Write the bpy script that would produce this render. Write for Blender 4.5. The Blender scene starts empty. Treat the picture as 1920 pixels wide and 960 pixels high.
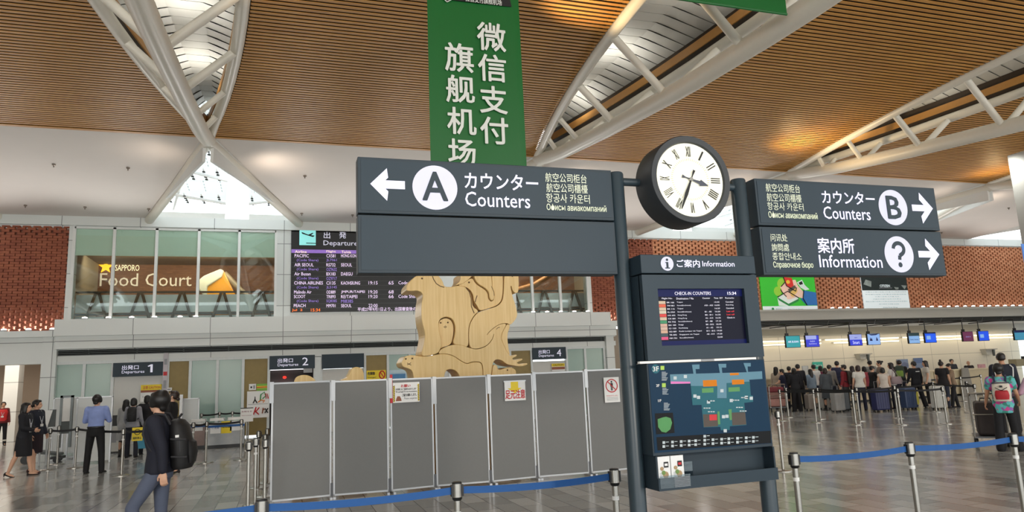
import bpy, bmesh, math, random
from mathutils import Vector, Matrix
random.seed(7)
S = bpy.context.scene
COL = S.collection
R = math.radians

# ------------------------------------------------------------------ camera
FPX = 1318.0; EYE = 1.68
_pi, _ro, _ya = R(9.75), R(-2.459), R(18.248)
cF = Vector((math.sin(_ya)*math.cos(_pi), math.cos(_ya)*math.cos(_pi), math.sin(_pi)))
_r = Vector((math.cos(_ya), -math.sin(_ya), 0)); _u = _r.cross(cF)
cR = _r*math.cos(_ro)+_u*math.sin(_ro); cU = _u*math.cos(_ro)-_r*math.sin(_ro)
CO = Vector((0, 0, EYE))
cam = bpy.data.objects.new('camera', bpy.data.cameras.new('camera'))
COL.objects.link(cam); S.camera = cam
cam.data.sensor_width = 36; cam.data.lens = 36*FPX/1920
cam.data.clip_start = .1; cam.data.clip_end = 400
cam.matrix_world = Matrix(((cR.x, cU.x, -cF.x, 0), (cR.y, cU.y, -cF.y, 0), (cR.z, cU.z, -cF.z, EYE), (0, 0, 0, 1)))

# ------------------------------------------------------------------ sky, lamps, exposure
S.view_settings.view_transform = 'Standard'; S.view_settings.look = 'None'
S.view_settings.gamma = 1; S.view_settings.use_curve_mapping = False
S.view_settings.exposure = 0.0
try:
    S.cycles.use_denoising = True
    S.cycles.max_bounces = 10; S.cycles.diffuse_bounces = 5; S.cycles.transparent_max_bounces = 24
    S.cycles.sample_clamp_indirect = 6
except Exception:
    pass
SKY = 3.0; FLOOD = 390; REAR_FILL = 1350; DOWN = 160; DECK = 60
w = bpy.data.worlds.new('sky'); S.world = w; w.use_nodes = True
_b = w.node_tree.nodes['Background']; _b.inputs[0].default_value = (.92, .97, 1, 1); _b.inputs[1].default_value = SKY

def lamp(name, kind, loc, energy, col=(1, 1, 1), aim=None, **kw):
    d = bpy.data.lights.new(name, kind); d.energy = energy; d.color = col
    for k, v in kw.items(): setattr(d, k, v)
    o = bpy.data.objects.new(name, d); COL.objects.link(o); o.location = loc
    if aim is not None:
        o.rotation_euler = (Vector(aim)-Vector(loc)).to_track_quat('-Z', 'Y').to_euler()
    return o
WARM = (1, .80, .56)
# ceiling washers fixed to the trusses, aimed up
lamp('uplight', 'SPOT', (15.0, 17.3, 7.3), 260, (1, .72, .38), (15.6, 16.6, 8.6), spot_size=R(150), spot_blend=1, shadow_soft_size=.1)
lamp('uplight', 'SPOT', (5.2, 11.4, 7.3), 150, (1, .70, .36), (5.6, 10.6, 8.6), spot_size=R(120), spot_blend=.6, shadow_soft_size=.03)
lamp('uplight', 'SPOT', (.5, 11.3, 7.4), 60, (1, .70, .36), (-.1, 10.8, 8.6), spot_size=R(130), spot_blend=.6, shadow_soft_size=.03)
lamp('uplight', 'SPOT', (25.4, 18.6, 7.5), 120, (1, .72, .38), (25.2, 18.3, 8.6), spot_size=R(150), spot_blend=1, shadow_soft_size=.1)
for xn in (-11.6, -2, 7.6, 17.2, 26.8):
    lamp('uplight', 'SPOT', (xn+1.5, 21.2, 7.4), 40, (1, .82, .66), (xn+1.9, 21.6, 8.4), spot_size=R(130), spot_blend=1, shadow_soft_size=.08)
    lamp('uplight', 'SPOT', (xn-1.3, 20.9, 7.4), 18, (1, .82, .66), (xn-1.6, 21.1, 8.4), spot_size=R(130), spot_blend=1, shadow_soft_size=.08)
# uplighters on the far wall ledges; the spots after them are unseen added fill
for x in (-13.5, -9.2, -5.2, .6, 4.4, 8.6, 12.4, 16.5, 20.5, 24.5, 29, 33.5):
    lamp('ledge_flood', 'SPOT', (x, 26.3, 4.5), FLOOD, (1, .955, .92), (x, 21.0, 8.4), spot_size=R(120), spot_blend=1, shadow_soft_size=.25)
for x in (-12, -4, 4, 12, 20, 28, 36):
    lamp('rear_ceiling_fill', 'SPOT', (x, -5.0, 3.6), REAR_FILL, (1, .90, .78), (x, 10, 8.5), spot_size=R(110), spot_blend=.8, shadow_soft_size=.3)  # added behind the camera to brighten the timber ceiling
for x in (-11.6, -2, 7.6, 17.2, 26.8, 36.4):
    for y in (17.5, 12.5, 7.5):
        lamp('floor_fill', 'SPOT', (x, y, 6.7), DOWN, (.97, 1, .96), (x, y, 0), spot_size=R(150), spot_blend=.8, shadow_soft_size=.15)  # unseen spots added to brighten the floor
    for y in (17.2, 14.5, 11, 7):
        lamp('deck_fill', 'SPOT', (x, y, 8.62), DECK, (1, .95, .86), (x, y, 9.5), spot_size=R(165), spot_blend=1, shadow_soft_size=.1)  # unseen spots added inside the slots to brighten the decking
# food court lamps behind the glass
lamp('foodcourt_lamp', 'AREA', (-3.5, 30.2, 7.0), 260, WARM, (-3.5, 32.6, 5.4), shape='RECTANGLE', size=7, size_y=.4)
lamp('foodcourt_lamp', 'AREA', (10.5, 30.2, 7.0), 230, WARM, (10.5, 32, 5.0), shape='RECTANGLE', size=5, size_y=.4)
# lamps over the check-in desks and inside the gates
for x in (17.5, 22, 26.5, 31, 35.5):
    lamp('desk_lamp', 'AREA', (x, 27.6, 2.86), 14, (1, .88, .70), (x, 28.6, 1.9), shape='RECTANGLE', size=4.3, size_y=.15)
lamp('gate_lamp', 'AREA', (.4, 29, 3.1), 10, (1, .95, .9), (.4, 29, 0), shape='RECTANGLE', size=2, size_y=1)
lamp('corridor_lamp', 'AREA', (-10.5, 31, 3.6), 200, (1, .86, .72), (-10.5, 31, 0), shape='RECTANGLE', size=4, size_y=4)

# ------------------------------------------------------------------ pixel helpers (1920x960 frame)
def ray(x, y): return cF+cR*((x-960)/FPX)-cU*((y-480)/FPX)
def AY(x, y, Y): d = ray(x, y); return CO+d*(Y/d.y)
def G(x, y, z=0.): d = ray(x, y); return CO+d*((z-EYE)/d.z)

# ------------------------------------------------------------------ materials
def lin(c):
    return tuple((v/12.92 if v <= .04045 else ((v+.055)/1.055)**2.4) for v in (k/255 for k in c))+(1,)
MATS = {}
def M(name, rgb, rough=.5, metal=0., var=.08, scale=12., emit=0., bump=0., spec=.5, alpha=None):
    if name in MATS: return MATS[name]
    m = bpy.data.materials.new(name); m.use_nodes = True; nt = m.node_tree; b = nt.nodes['Principled BSDF']
    c = lin(rgb)
    tc = nt.nodes.new('ShaderNodeTexCoord'); nz = nt.nodes.new('ShaderNodeTexNoise'); nz.inputs['Scale'].default_value = scale
    nz.inputs['Detail'].default_value = 2
    nt.links.new(tc.outputs['Object'], nz.inputs['Vector'])
    mx = nt.nodes.new('ShaderNodeMix'); mx.data_type = 'RGBA'
    mx.inputs[6].default_value = tuple(v*(1-var) for v in c[:3])+(1,); mx.inputs[7].default_value = tuple(min(1, v*(1+var)) for v in c[:3])+(1,)
    nt.links.new(nz.outputs['Fac'], mx.inputs[0]); nt.links.new(mx.outputs[2], b.inputs['Base Color'])
    b.inputs['Roughness'].default_value = rough; b.inputs['Metallic'].default_value = metal
    b.inputs['Specular IOR Level'].default_value = spec
    if emit:
        nt.links.new(mx.outputs[2], b.inputs['Emission Color']); b.inputs['Emission Strength'].default_value = emit
    if bump:
        bp = nt.nodes.new('ShaderNodeBump'); bp.inputs['Strength'].default_value = bump; bp.inputs['Distance'].default_value = .01
        nt.links.new(nz.outputs['Fac'], bp.inputs['Height']); nt.links.new(bp.outputs['Normal'], b.inputs['Normal'])
    MATS[name] = m; return m
def nodes(m): return m.node_tree, m.node_tree.nodes, m.node_tree.links, m.node_tree.nodes['Principled BSDF']
def brick_mat(name, c1, c2, mortar, bw, bh, msize, rough, offset=.5, plane='XY', bump=0, var_noise=True):
    m = bpy.data.materials.new(name); m.use_nodes = True; nt, N, L, b = nodes(m)
    tc = N.new('ShaderNodeTexCoord'); sp = N.new('ShaderNodeSeparateXYZ'); cb = N.new('ShaderNodeCombineXYZ')
    L.new(tc.outputs['Object'], sp.inputs[0]); L.new(sp.outputs[plane[0]], cb.inputs['X']); L.new(sp.outputs[plane[1]], cb.inputs['Y'])
    br = N.new('ShaderNodeTexBrick'); br.offset = offset; br.inputs['Scale'].default_value = 1
    br.inputs['Brick Width'].default_value = bw; br.inputs['Row Height'].default_value = bh; br.inputs['Mortar Size'].default_value = msize
    br.inputs['Mortar Smooth'].default_value = .1; br.inputs['Bias'].default_value = 0
    br.inputs['Color1'].default_value = lin(c1); br.inputs['Color2'].default_value = lin(c2); br.inputs['Mortar'].default_value = lin(mortar)
    L.new(cb.outputs[0], br.inputs['Vector']); L.new(br.outputs['Color'], b.inputs['Base Color'])
    b.inputs['Roughness'].default_value = rough
    if bump:
        bp = N.new('ShaderNodeBump'); bp.inputs['Strength'].default_value = bump; bp.inputs['Distance'].default_value = .005; bp.invert = True
        L.new(br.outputs['Fac'], bp.inputs['Height']); L.new(bp.outputs['Normal'], b.inputs['Normal'])
    MATS[name] = m; return m
def glass(name, tint, refl=.12, rough=.02, milky=0., milk=(200, 220, 212)):
    m = bpy.data.materials.new(name); m.use_nodes = True; nt = m.node_tree; N = nt.nodes; L = nt.links; N.clear()
    out = N.new('ShaderNodeOutputMaterial'); tr = N.new('ShaderNodeBsdfTransparent'); tr.inputs[0].default_value = lin(tint)
    gl = N.new('ShaderNodeBsdfGlossy'); gl.inputs['Roughness'].default_value = rough; gl.inputs[0].default_value = (.9, .95, .93, 1)
    fr = N.new('ShaderNodeFresnel'); fr.inputs[0].default_value = 1.45
    mt = N.new('ShaderNodeMath'); mt.operation = 'MULTIPLY_ADD'; mt.inputs[1].default_value = .8; mt.inputs[2].default_value = refl
    L.new(fr.outputs[0], mt.inputs[0])
    mx = N.new('ShaderNodeMixShader'); L.new(mt.outputs[0], mx.inputs[0]); L.new(tr.outputs[0], mx.inputs[1]); L.new(gl.outputs[0], mx.inputs[2])
    last = mx
    if milky:
        df = N.new('ShaderNodeBsdfDiffuse'); df.inputs[0].default_value = lin(milk)
        m2 = N.new('ShaderNodeMixShader'); m2.inputs[0].default_value = milky
        L.new(mx.outputs[0], m2.inputs[1]); L.new(df.outputs[0], m2.inputs[2]); last = m2
    L.new(last.outputs[0], out.inputs[0]); MATS[name] = m; return m

m_white = M('white paint', (226, 228, 226), .55, var=.03)
m_clad = brick_mat('white metal cladding', (224, 228, 226), (216, 221, 219), (136, 140, 140), 2.4, 1.15, .012, .45, 0, 'XZ')
m_ceil = M('white ceiling board', (222, 216, 210), .8, var=.02, scale=2)
m_pipe = M('cream painted steel', (222, 218, 206), .4, var=.03)
m_slate = M('dark slate metal', (42, 55, 64), .5, var=.05, scale=5, spec=.35)
m_slate2 = M('slate sign face', (46, 60, 70), .5, var=.05, scale=3, spec=.3)
m_post = M('dark slate post', (48, 62, 70), .35, var=.05)
m_black = M('black plastic', (22, 23, 25), .45, var=.1)
m_dark = M('dark recess', (18, 18, 18), .9)
m_signwhite = M('backlit white', (226, 226, 246), .4, var=.02, emit=.32)
m_signpale = M('backlit cream', (214, 220, 196), .4, var=.02, emit=.25)
m_badge = M('backlit badge', (200, 202, 226), .4, var=.03, emit=.22)
m_chrome = M('brushed steel', (168, 164, 156), .26, .9, var=.06, scale=30)
m_alu = M('aluminium trim', (182, 184, 186), .4, .5, var=.04)
m_blue = M('blue belt', (18, 84, 152), .6, var=.05)
m_belt = M('black belt', (14, 14, 18), .6)
m_paper = M('white paper', (236, 236, 234), .6, var=.02)
m_red = M('red print', (196, 30, 40), .5)
m_black2 = M('black print', (24, 24, 26), .6)
m_grey2 = M('grey print', (150, 152, 156), .6)
m_yellow = M('yellow print', (236, 208, 30), .5)
m_frost = M('frosted green glass', (150, 176, 166), .25, var=.04, scale=1.5)
m_gold = M('gold panel', (142, 122, 70), .5, var=.12, scale=6)

# ------------------------------------------------------------------ mesh builder
class MB:
    def __init__(s): s.bm = bmesh.new()
    def box(s, x0, x1, y0, y1, z0, z1):
        v = [s.bm.verts.new(p) for p in ((x0, y0, z0), (x1, y0, z0), (x1, y1, z0), (x0, y1, z0), (x0, y0, z1), (x1, y0, z1), (x1, y1, z1), (x0, y1, z1))]
        for f in ((3, 2, 1, 0), (4, 5, 6, 7), (0, 1, 5, 4), (1, 2, 6, 5), (2, 3, 7, 6), (3, 0, 4, 7)): s.bm.faces.new([v[i] for i in f])
        return s
    def quad(s, *p):
        s.bm.faces.new([s.bm.verts.new(q) for q in p]); return s
    def xf(s, n0, mat):
        s.bm.verts.ensure_lookup_table()
        for v in s.bm.verts[n0:]: v.co = mat @ v.co
        return s
    def n(s): return len(s.bm.verts)
    def prism(s, poly, y0, y1):                       # polygon (x,z) extruded along y
        a = [s.bm.verts.new((x, y0, z)) for x, z in poly]; b = [s.bm.verts.new((x, y1, z)) for x, z in poly]
        k = len(poly); ar = sum(poly[i][0]*poly[(i+1) % k][1]-poly[(i+1) % k][0]*poly[i][1] for i in range(k))
        if ar < 0: a.reverse(); b.reverse()
        s.bm.faces.new(a); s.bm.faces.new(b[::-1])
        for i in range(k): s.bm.faces.new((a[(i+1) % k], a[i], b[i], b[(i+1) % k]))
        return s
    def slab(s, poly, z0, z1):                        # polygon (x,y) extruded along z
        n0 = s.n(); s.prism(poly, -z1, -z0); return s.xf(n0, Matrix(((1, 0, 0, 0), (0, 0, 1, 0), (0, -1, 0, 0), (0, 0, 0, 1))))
    def ring(s, c, u, v, ru, rv, k):
        return [s.bm.verts.new(c+u*(ru*math.cos(2*math.pi*i/k))+v*(rv*math.sin(2*math.pi*i/k))) for i in range(k)]
    def skin(s, rings, cap=True):
        for a, b in zip(rings, rings[1:]):
            k = len(a)
            for i in range(k): s.bm.faces.new((a[i], a[(i+1) % k], b[(i+1) % k], b[i]))
        if cap: s.bm.faces.new(rings[0][::-1]); s.bm.faces.new(rings[-1])
        return s
    def tube(s, pts, rad, k=12, cap=True):            # rad: number or list
        P = [Vector(p) for p in pts]; rr = rad if isinstance(rad, (list, tuple)) else [rad]*len(P)
        rings = []; u = None
        for i, p in enumerate(P):
            t = (P[min(i+1, len(P)-1)]-P[max(i-1, 0)]).normalized()
            if u is None: u = t.orthogonal().normalized()
            else: u = (u-t*u.dot(t)).normalized()
            rings.append(s.ring(p, u, t.cross(u), rr[i], rr[i], k))
        return s.skin(rings, cap)
    def loft(s, lv, k=16, cap=True):                  # levels (z, rx, ry, cx, cy)
        X, Y = Vector((1, 0, 0)), Vector((0, 1, 0))
        return s.skin([s.ring(Vector((l[3] if len(l) > 3 else 0, l[4] if len(l) > 4 else 0, l[0])), X, Y, l[1], l[2], k) for l in lv], cap)
    def lathe(s, prof, c, ax='Z', k=20):              # profile (radius, distance along axis)
        A = {'X': Vector((1, 0, 0)), 'Y': Vector((0, 1, 0)), 'Z': Vector((0, 0, 1))}[ax]; u = A.orthogonal().normalized(); v = A.cross(u); c = Vector(c)
        return s.skin([s.ring(c+A*h, u, v, max(r, 1e-4), max(r, 1e-4), k) for r, h in prof])
    def cyl(s, p0, p1, r, k=16, r1=None): return s.tube([p0, p1], [r, r if r1 is None else r1], k)
    def ell(s, c, r, k=14, h=8):
        lv = []
        for i in range(h+1):
            a = -math.pi/2+math.pi*i/h; q = max(math.cos(a), .02)
            lv.append((c[2]+r[2]*math.sin(a), r[0]*q, r[1]*q, c[0], c[1]))
        return s.loft(lv, k)
    def disc(s, c, r, y, k=40, rx=None):              # flat disc facing -y
        s.bm.faces.new([s.bm.verts.new((c[0]+(rx or r)*math.cos(2*math.pi*i/k), y, c[1]+r*math.sin(2*math.pi*i/k))) for i in range(k)]); return s
    def poly(s, pts, y):                              # flat polygon (x,z) facing -y
        k = len(pts); ar = sum(pts[i][0]*pts[(i+1) % k][1]-pts[(i+1) % k][0]*pts[i][1] for i in range(k))
        s.bm.faces.new([s.bm.verts.new((x, y, z)) for x, z in (pts if ar > 0 else pts[::-1])]); return s
    def stroke(s, pts, th, y):                        # bold pen line on a plane facing -y
        P = [Vector(p) for p in pts]
        for i, (a, c) in enumerate(zip(P, P[1:])):
            d = (c-a).normalized(); n = Vector((-d.y, d.x))*(th/2); e = d*(th*.04)
            s.poly([tuple(a-e+n), tuple(a-e-n), tuple(c+e-n), tuple(c+e+n)], y-.0002*(i % 2))
        return s
    def rect(s, x0, x1, z0, z1, y): return s.poly([(x0, z0), (x1, z0), (x1, z1), (x0, z1)], y)
    def text(s, body, x0, x1, z0, z1, y, bold=0., fit=True, mono=0):
        # lettering fitted to the rectangle on a plane facing -y
        me = glyphs(body, 0.)
        xs = [v.co.x for v in me.vertices]; ys = [v.co.y for v in me.vertices]
        if not xs: return s
        ax, bx, ay, by = min(xs), max(xs), min(ys), max(ys)
        sx = (x1-x0)/max(bx-ax, 1e-6); sz = (z1-z0)/max(by-ay, 1e-6)
        if not fit: sx = min(sx, sz)
        q = bold*.5*min(z1-z0, (x1-x0)*1.3/max(1, len(body)))      # heavier weights: the outline repeated around itself
        i = 0
        for dx, dz in (((0, 0),) if not q else ((q, 0), (-q, 0), (0, q), (0, -q), (q*.7, q*.7), (-q*.7, -q*.7), (q*.7, -q*.7), (-q*.7, q*.7))):
            n0 = s.n(); s.bm.from_mesh(me); i += 1
            s.xf(n0, Matrix(((sx, 0, 0, x0-ax*sx+dx), (0, 0, -1, y-.0004*i), (0, sz, 0, z0-ay*sz+dz), (0, 0, 0, 1))))
        return s
    def build(s, name, mat, parent=None, smooth=False, bevel=0, local=False, seg=2):
        me = bpy.data.meshes.new(name)
        if parent is not None and not local:
            o0 = ORG.get(parent.name)
            if o0 is not None:
                for v in s.bm.verts: v.co -= o0
        if not smooth: pass
        s.bm.to_mesh(me); s.bm.free()
        if smooth:
            me.polygons.foreach_set('use_smooth', [True]*len(me.polygons))
            try: me.set_sharp_from_angle(angle=R(42))
            except Exception: pass
        return link(name, me, mat, parent, bevel, seg)
ORG = {}
def link(name, me, mat, parent=None, bevel=0, seg=2):
    o = bpy.data.objects.new(name, me); COL.objects.link(o)
    if mat is not None and not me.materials: me.materials.append(mat)
    if parent is not None:
        o.parent = parent
        if parent.name in ORG: ORG[o.name] = ORG[parent.name]
    if bevel:
        b = o.modifiers.new('bevel', 'BEVEL'); b.width = bevel; b.segments = seg; b.limit_method = 'ANGLE'; b.angle_limit = R(40)
    return o
def fill_outlines(me):
    # letters whose strokes overlap: every outer outline is filled by itself, less the holes inside it
    from mathutils.geometry import tessellate_polygon
    nb = {}
    for e in me.edges:
        a, c = e.vertices; nb.setdefault(a, []).append(c); nb.setdefault(c, []).append(a)
    loops = []; seen = set()
    for e in me.edges:
        a, c = e.vertices
        if a in seen: continue
        lp = [a]; seen.add(a)
        while c not in seen:
            lp.append(c); seen.add(c); nx = [q for q in nb[c] if q not in seen]
            if not nx: break
            c = nx[0]
        loops.append([me.vertices[i].co.to_2d() for i in lp])
    def area(p): return sum(p[i].x*p[(i+1) % len(p)].y-p[(i+1) % len(p)].x*p[i].y for i in range(len(p)))/2
    def inside(q, p):
        r = False
        for i in range(len(p)):
            a, c = p[i], p[i-1]
            if (a.y > q.y) != (c.y > q.y) and q.x < (c.x-a.x)*(q.y-a.y)/(c.y-a.y)+a.x: r = not r
        return r
    A = [area(p) for p in loops]
    if not loops: return me
    big = max(range(len(loops)), key=lambda i: abs(A[i])); sg = 1 if A[big] > 0 else -1
    outer = [i for i in range(len(loops)) if A[i]*sg > 0]; out = bmesh.new(); own = {i: [] for i in outer}
    for i in range(len(loops)):
        if i in own: continue
        c_ = [o for o in outer if inside(loops[i][0], loops[o])]
        if c_: own[min(c_, key=lambda o: abs(A[o]))].append(i)
    for o, hs in own.items():
        pl = [[Vector((q.x, q.y, 0)) for q in loops[j]] for j in [o]+hs]; pts = [q for p in pl for q in p]
        vs = [out.verts.new(q) for q in pts]
        for t in tessellate_polygon(pl):
            try: out.faces.new([vs[i] for i in t])
            except Exception: pass
    for f in out.faces:
        f.normal_update()
        if f.normal.z < 0: f.normal_flip()
    m2 = bpy.data.meshes.new('t'); out.to_mesh(m2); out.free(); return m2
_gl = {}
def glyphs(body, bold):
    k = (body, bold)
    if k in _gl: return _gl[k]
    c = bpy.data.curves.new('t', 'FONT'); c.body = body; c.offset = bold; c.resolution_u = 2
    c.space_line = 1.0
    if any('\u0400' <= ch <= '\u04ff' for ch in body): c.fill_mode = 'NONE'
    o = bpy.data.objects.new('t', c); COL.objects.link(o)
    dg = bpy.context.evaluated_depsgraph_get(); dg.update()
    me = bpy.data.meshes.new_from_object(o.evaluated_get(dg))
    bpy.data.objects.remove(o)
    if c.fill_mode == 'NONE': me = fill_outlines(me)
    bpy.data.curves.remove(c)
    _gl[k] = me; return me
def T(name, label, cat, loc=(0, 0, 0), group=None, rz=0):
    o = bpy.data.objects.new(name, None); COL.objects.link(o); o.empty_display_size = .1
    o.location = loc; o.rotation_euler = (0, 0, rz); o['label'] = label; o['category'] = cat
    if group: o['group'] = group
    ORG[o.name] = Vector(loc); return o
def TAG(o, label, cat, group=None):
    o['label'] = label; o['category'] = cat
    if group: o['group'] = group
    return o
def ST(name, mb, mat, smooth=False, bevel=0):
    o = mb.build(name, mat, None, smooth, bevel); o['kind'] = 'structure'; return o
def dup(root, loc, rz=0., label=None, group=None, scale=None):
    r = root.copy(); COL.objects.link(r); r.location = loc; r.rotation_euler = (0, 0, rz)
    if label: r['label'] = label
    if group: r['group'] = group
    if scale: r.scale = (scale,)*3
    for ch in list(root.children):
        c = ch.copy(); COL.objects.link(c); c.parent = r
        for g in list(ch.children):
            d = g.copy(); COL.objects.link(d); d.parent = c
    return r

# ================================================================== THE HALL
WY = 27.0                                             # plane of the far wall
NX = [-11.6, -2.0, 7.6, 17.2, 26.8, 36.4]             # truss lines
ZC = 8.5                                              # underside of the timber ceiling
# floor: polished stone tiles laid along the hall
m_floor = bpy.data.materials.new('polished stone tiles'); m_floor.use_nodes = True
nt, N, L, b = nodes(m_floor)
tc = N.new('ShaderNodeTexCoord'); mp = N.new('ShaderNodeMapping'); mp.inputs['Location'].default_value = (.18, .3, 0)
mp.inputs['Rotation'].default_value = (0, 0, R(90)); L.new(tc.outputs['Object'], mp.inputs[0])
br = N.new('ShaderNodeTexBrick'); br.offset = .5; br.inputs['Scale'].default_value = 1; br.inputs['Brick Width'].default_value = .6; br.inputs['Row Height'].default_value = .3
br.inputs['Mortar Size'].default_value = .006; br.inputs['Mortar Smooth'].default_value = .2
br.inputs['Color1'].default_value = lin((190, 190, 187)); br.inputs['Color2'].default_value = lin((138, 138, 136)); br.inputs['Mortar'].default_value = lin((62, 60, 58))
L.new(mp.outputs[0], br.inputs['Vector'])
nz = N.new('ShaderNodeTexNoise'); nz.inputs['Scale'].default_value = 40; nz.inputs['Detail'].default_value = 4; L.new(tc.outputs['Object'], nz.inputs['Vector'])
mx = N.new('ShaderNodeMix'); mx.data_type = 'RGBA'; mx.blend_type = 'MULTIPLY'; mx.inputs[0].default_value = .25
L.new(br.outputs['Color'], mx.inputs[6]); L.new(nz.outputs['Fac'], mx.inputs[7]); L.new(mx.outputs[2], b.inputs['Base Color'])
b.inputs['Roughness'].default_value = .17; b.inputs['Specular IOR Level'].default_value = .6
bp = N.new('ShaderNodeBump'); bp.inputs['Strength'].default_value = .06; bp.inputs['Distance'].default_value = .01
n2 = N.new('ShaderNodeTexNoise'); n2.inputs['Scale'].default_value = 1.2; L.new(tc.outputs['Object'], n2.inputs['Vector'])
L.new(n2.outputs['Fac'], bp.inputs['Height']); L.new(bp.outputs['Normal'], b.inputs['Normal'])
ST('floor', MB().box(-16, 50, -9, 40, -.2, 0), m_floor)

# timber slat ceiling, cut by the lens-shaped slots over the trusses
def slot(Y): return max(.05, 1.47*(1-((min(Y, 20)-8)/12)**2)) if Y > 8 else 1.47*max(.25, 1-((8-Y)/15)**2)
m_wood = bpy.data.materials.new('cedar slats'); m_wood.use_nodes = True
nt, N, L, b = nodes(m_wood)
tc = N.new('ShaderNodeTexCoord'); mp = N.new('ShaderNodeMapping'); mp.inputs['Scale'].default_value = (.5, 9, 9); L.new(tc.outputs['Object'], mp.inputs[0])
nz = N.new('ShaderNodeTexNoise'); nz.inputs['Scale'].default_value = 1.6; nz.inputs['Detail'].default_value = 3; L.new(mp.outputs[0], nz.inputs['Vector'])
cr = N.new('ShaderNodeValToRGB'); cr.color_ramp.elements[0].color = lin((176, 122, 54)); cr.color_ramp.elements[1].color = lin((202, 148, 70))
cr.color_ramp.elements[0].position = .3; cr.color_ramp.elements[1].position = .7
L.new(nz.outputs['Fac'], cr.inputs[0]); L.new(cr.outputs[0], b.inputs['Base Color']); b.inputs['Roughness'].default_value = .5
edges = [-16.0]+NX+[50.0]
for i in range(len(edges)-1):
    mb = MB(); Y = -6.0
    while Y < 19.95:
        x0 = edges[i]+(slot(Y+.05)+.12 if i else 0); x1 = edges[i+1]-(slot(Y+.05)+.12 if i < len(edges)-2 else 0)
        mb.box(x0, x1, Y, Y+.078, ZC, ZC+.012); Y += .14
    mb.box(x0, x1, 19.90, 20.03, ZC-.015, ZC+.1)
    ST('ceiling', mb, m_wood)
mb = MB()
for i in range(len(edges)-1):                          # dark backing over the slats
    ys = [-6+.5*k for k in range(53)]
    for ya, yb in zip(ys, ys[1:]):
        xa = [edges[i]+(slot(y)+.12 if i else 0) for y in (ya, yb)]; xb = [edges[i+1]-(slot(y)+.12 if i < len(edges)-2 else 0) for y in (ya, yb)]
        mb.slab([(xa[0], ya), (xb[0], ya), (xb[1], yb), (xa[1], yb)], ZC+.1, ZC+.14)
ST('ceiling_backing', mb, M('dark ceiling void', (40, 26, 14), .9))
# pale ribbed decking seen up through every slot, with dark side fascias
m_deck = M('pale ribbed decking', (206, 206, 200), .5, var=.05, scale=3)
m_fascia = M('dark slot fascia', (58, 46, 34), .7)
for X in NX:
    mb = MB(); Y = -6.
    while Y < 19.8:
        wd = slot(Y)+.35
        mb.prism([(X-wd, 9.15), (X-wd*.3, 9.5), (X+wd*.3, 9.5), (X+wd, 9.15), (X+wd, 9.22), (X, 9.6), (X-wd, 9.22)], Y, Y+.345); Y += .36
    ST('roof_deck', mb, m_deck)
    mb = MB(); ys = [-6+.5*k for k in range(53)]
    for sg in (-1, 1):
        for ya, yb in zip(ys, ys[1:]):
            a, c = X+sg*(slot(ya)+.16), X+sg*(slot(yb)+.16)
            mb.slab([(a, ya), (a+sg*.05, ya), (c+sg*.05, yb), (c, yb)], ZC+.02, 9.2)
    ST('slot_fascia', mb, m_fascia)
    mb = MB()
    for sg in (-1, 1):
        for ya, yb in zip(ys, ys[1:]):
            a, c = X+sg*(slot(ya)-.12), X+sg*(slot(yb)-.12)
            if yb < 19.6: mb.slab([(a, ya), (a+sg*.03, ya), (c+sg*.03, yb), (c, yb)], 8.72, 8.92)
    ST('slot_trim', mb, M('warm slot trim', (176, 128, 66), .5))
mb = MB()                                             # roof above everything
for i in range(len(NX)+1):
    xa = -16 if i == 0 else NX[i-1]; xb = 50 if i == len(NX) else NX[i]
    mb.box(xa, xb, -6, 20.0, 9.7, 9.8)
ST('roof', mb, m_dark)

# white ceiling between the timber and the far wall, with triangular roof lights
zA, zB = 8.5, 7.72
def zc(y): return zA+(zB-zA)*(y-20)/7
mb = MB(); mw = MB()
feet = 2.53
ex = [-16]+NX+[50]
def sheet(mb, poly, t=.08):
    a = [mb.bm.verts.new((x, y, zc(y))) for x, y in poly]; c = [mb.bm.verts.new((x, y, zc(y)+t)) for x, y in poly]; k = len(poly)
    mb.bm.faces.new(a[::-1]); mb.bm.faces.new(c)
    for i in range(k): mb.bm.faces.new((a[i], a[(i+1) % k], c[(i+1) % k], c[i]))
for i in range(len(ex)-1):
    xa, xb = ex[i], ex[i+1]
    sheet(mb, [(xa+(.06 if i else 0), 20), (xb-(.06 if i < len(ex)-2 else 0), 20), (xb-(feet if i < len(ex)-2 else 0), WY), (xa+(feet if i else 0), WY)])
ST('ceiling_white', mb, m_ceil)
mb = MB()
for i, X in enumerate(NX):                            # upstands of the roof lights
    for sg in (-1, 1):
        mb.slab([(X+sg*.06, 20), (X+sg*.14, 20), (X+sg*(feet+.08), WY), (X+sg*feet, WY)], 7.8, 9.0)
ST('rooflight_upstand', mb, m_white)
m_sky = glass('roof light glass', (236, 246, 246), .02)
m_bar = M('roof light bars', (236, 238, 238), .5)
m_dot = M('perforation shade', (40, 42, 44), .8)
m_mast = M('white column daylight glow', (250, 252, 255), .5, emit=1.4)  # glow put into the column for the daylight on it
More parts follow.
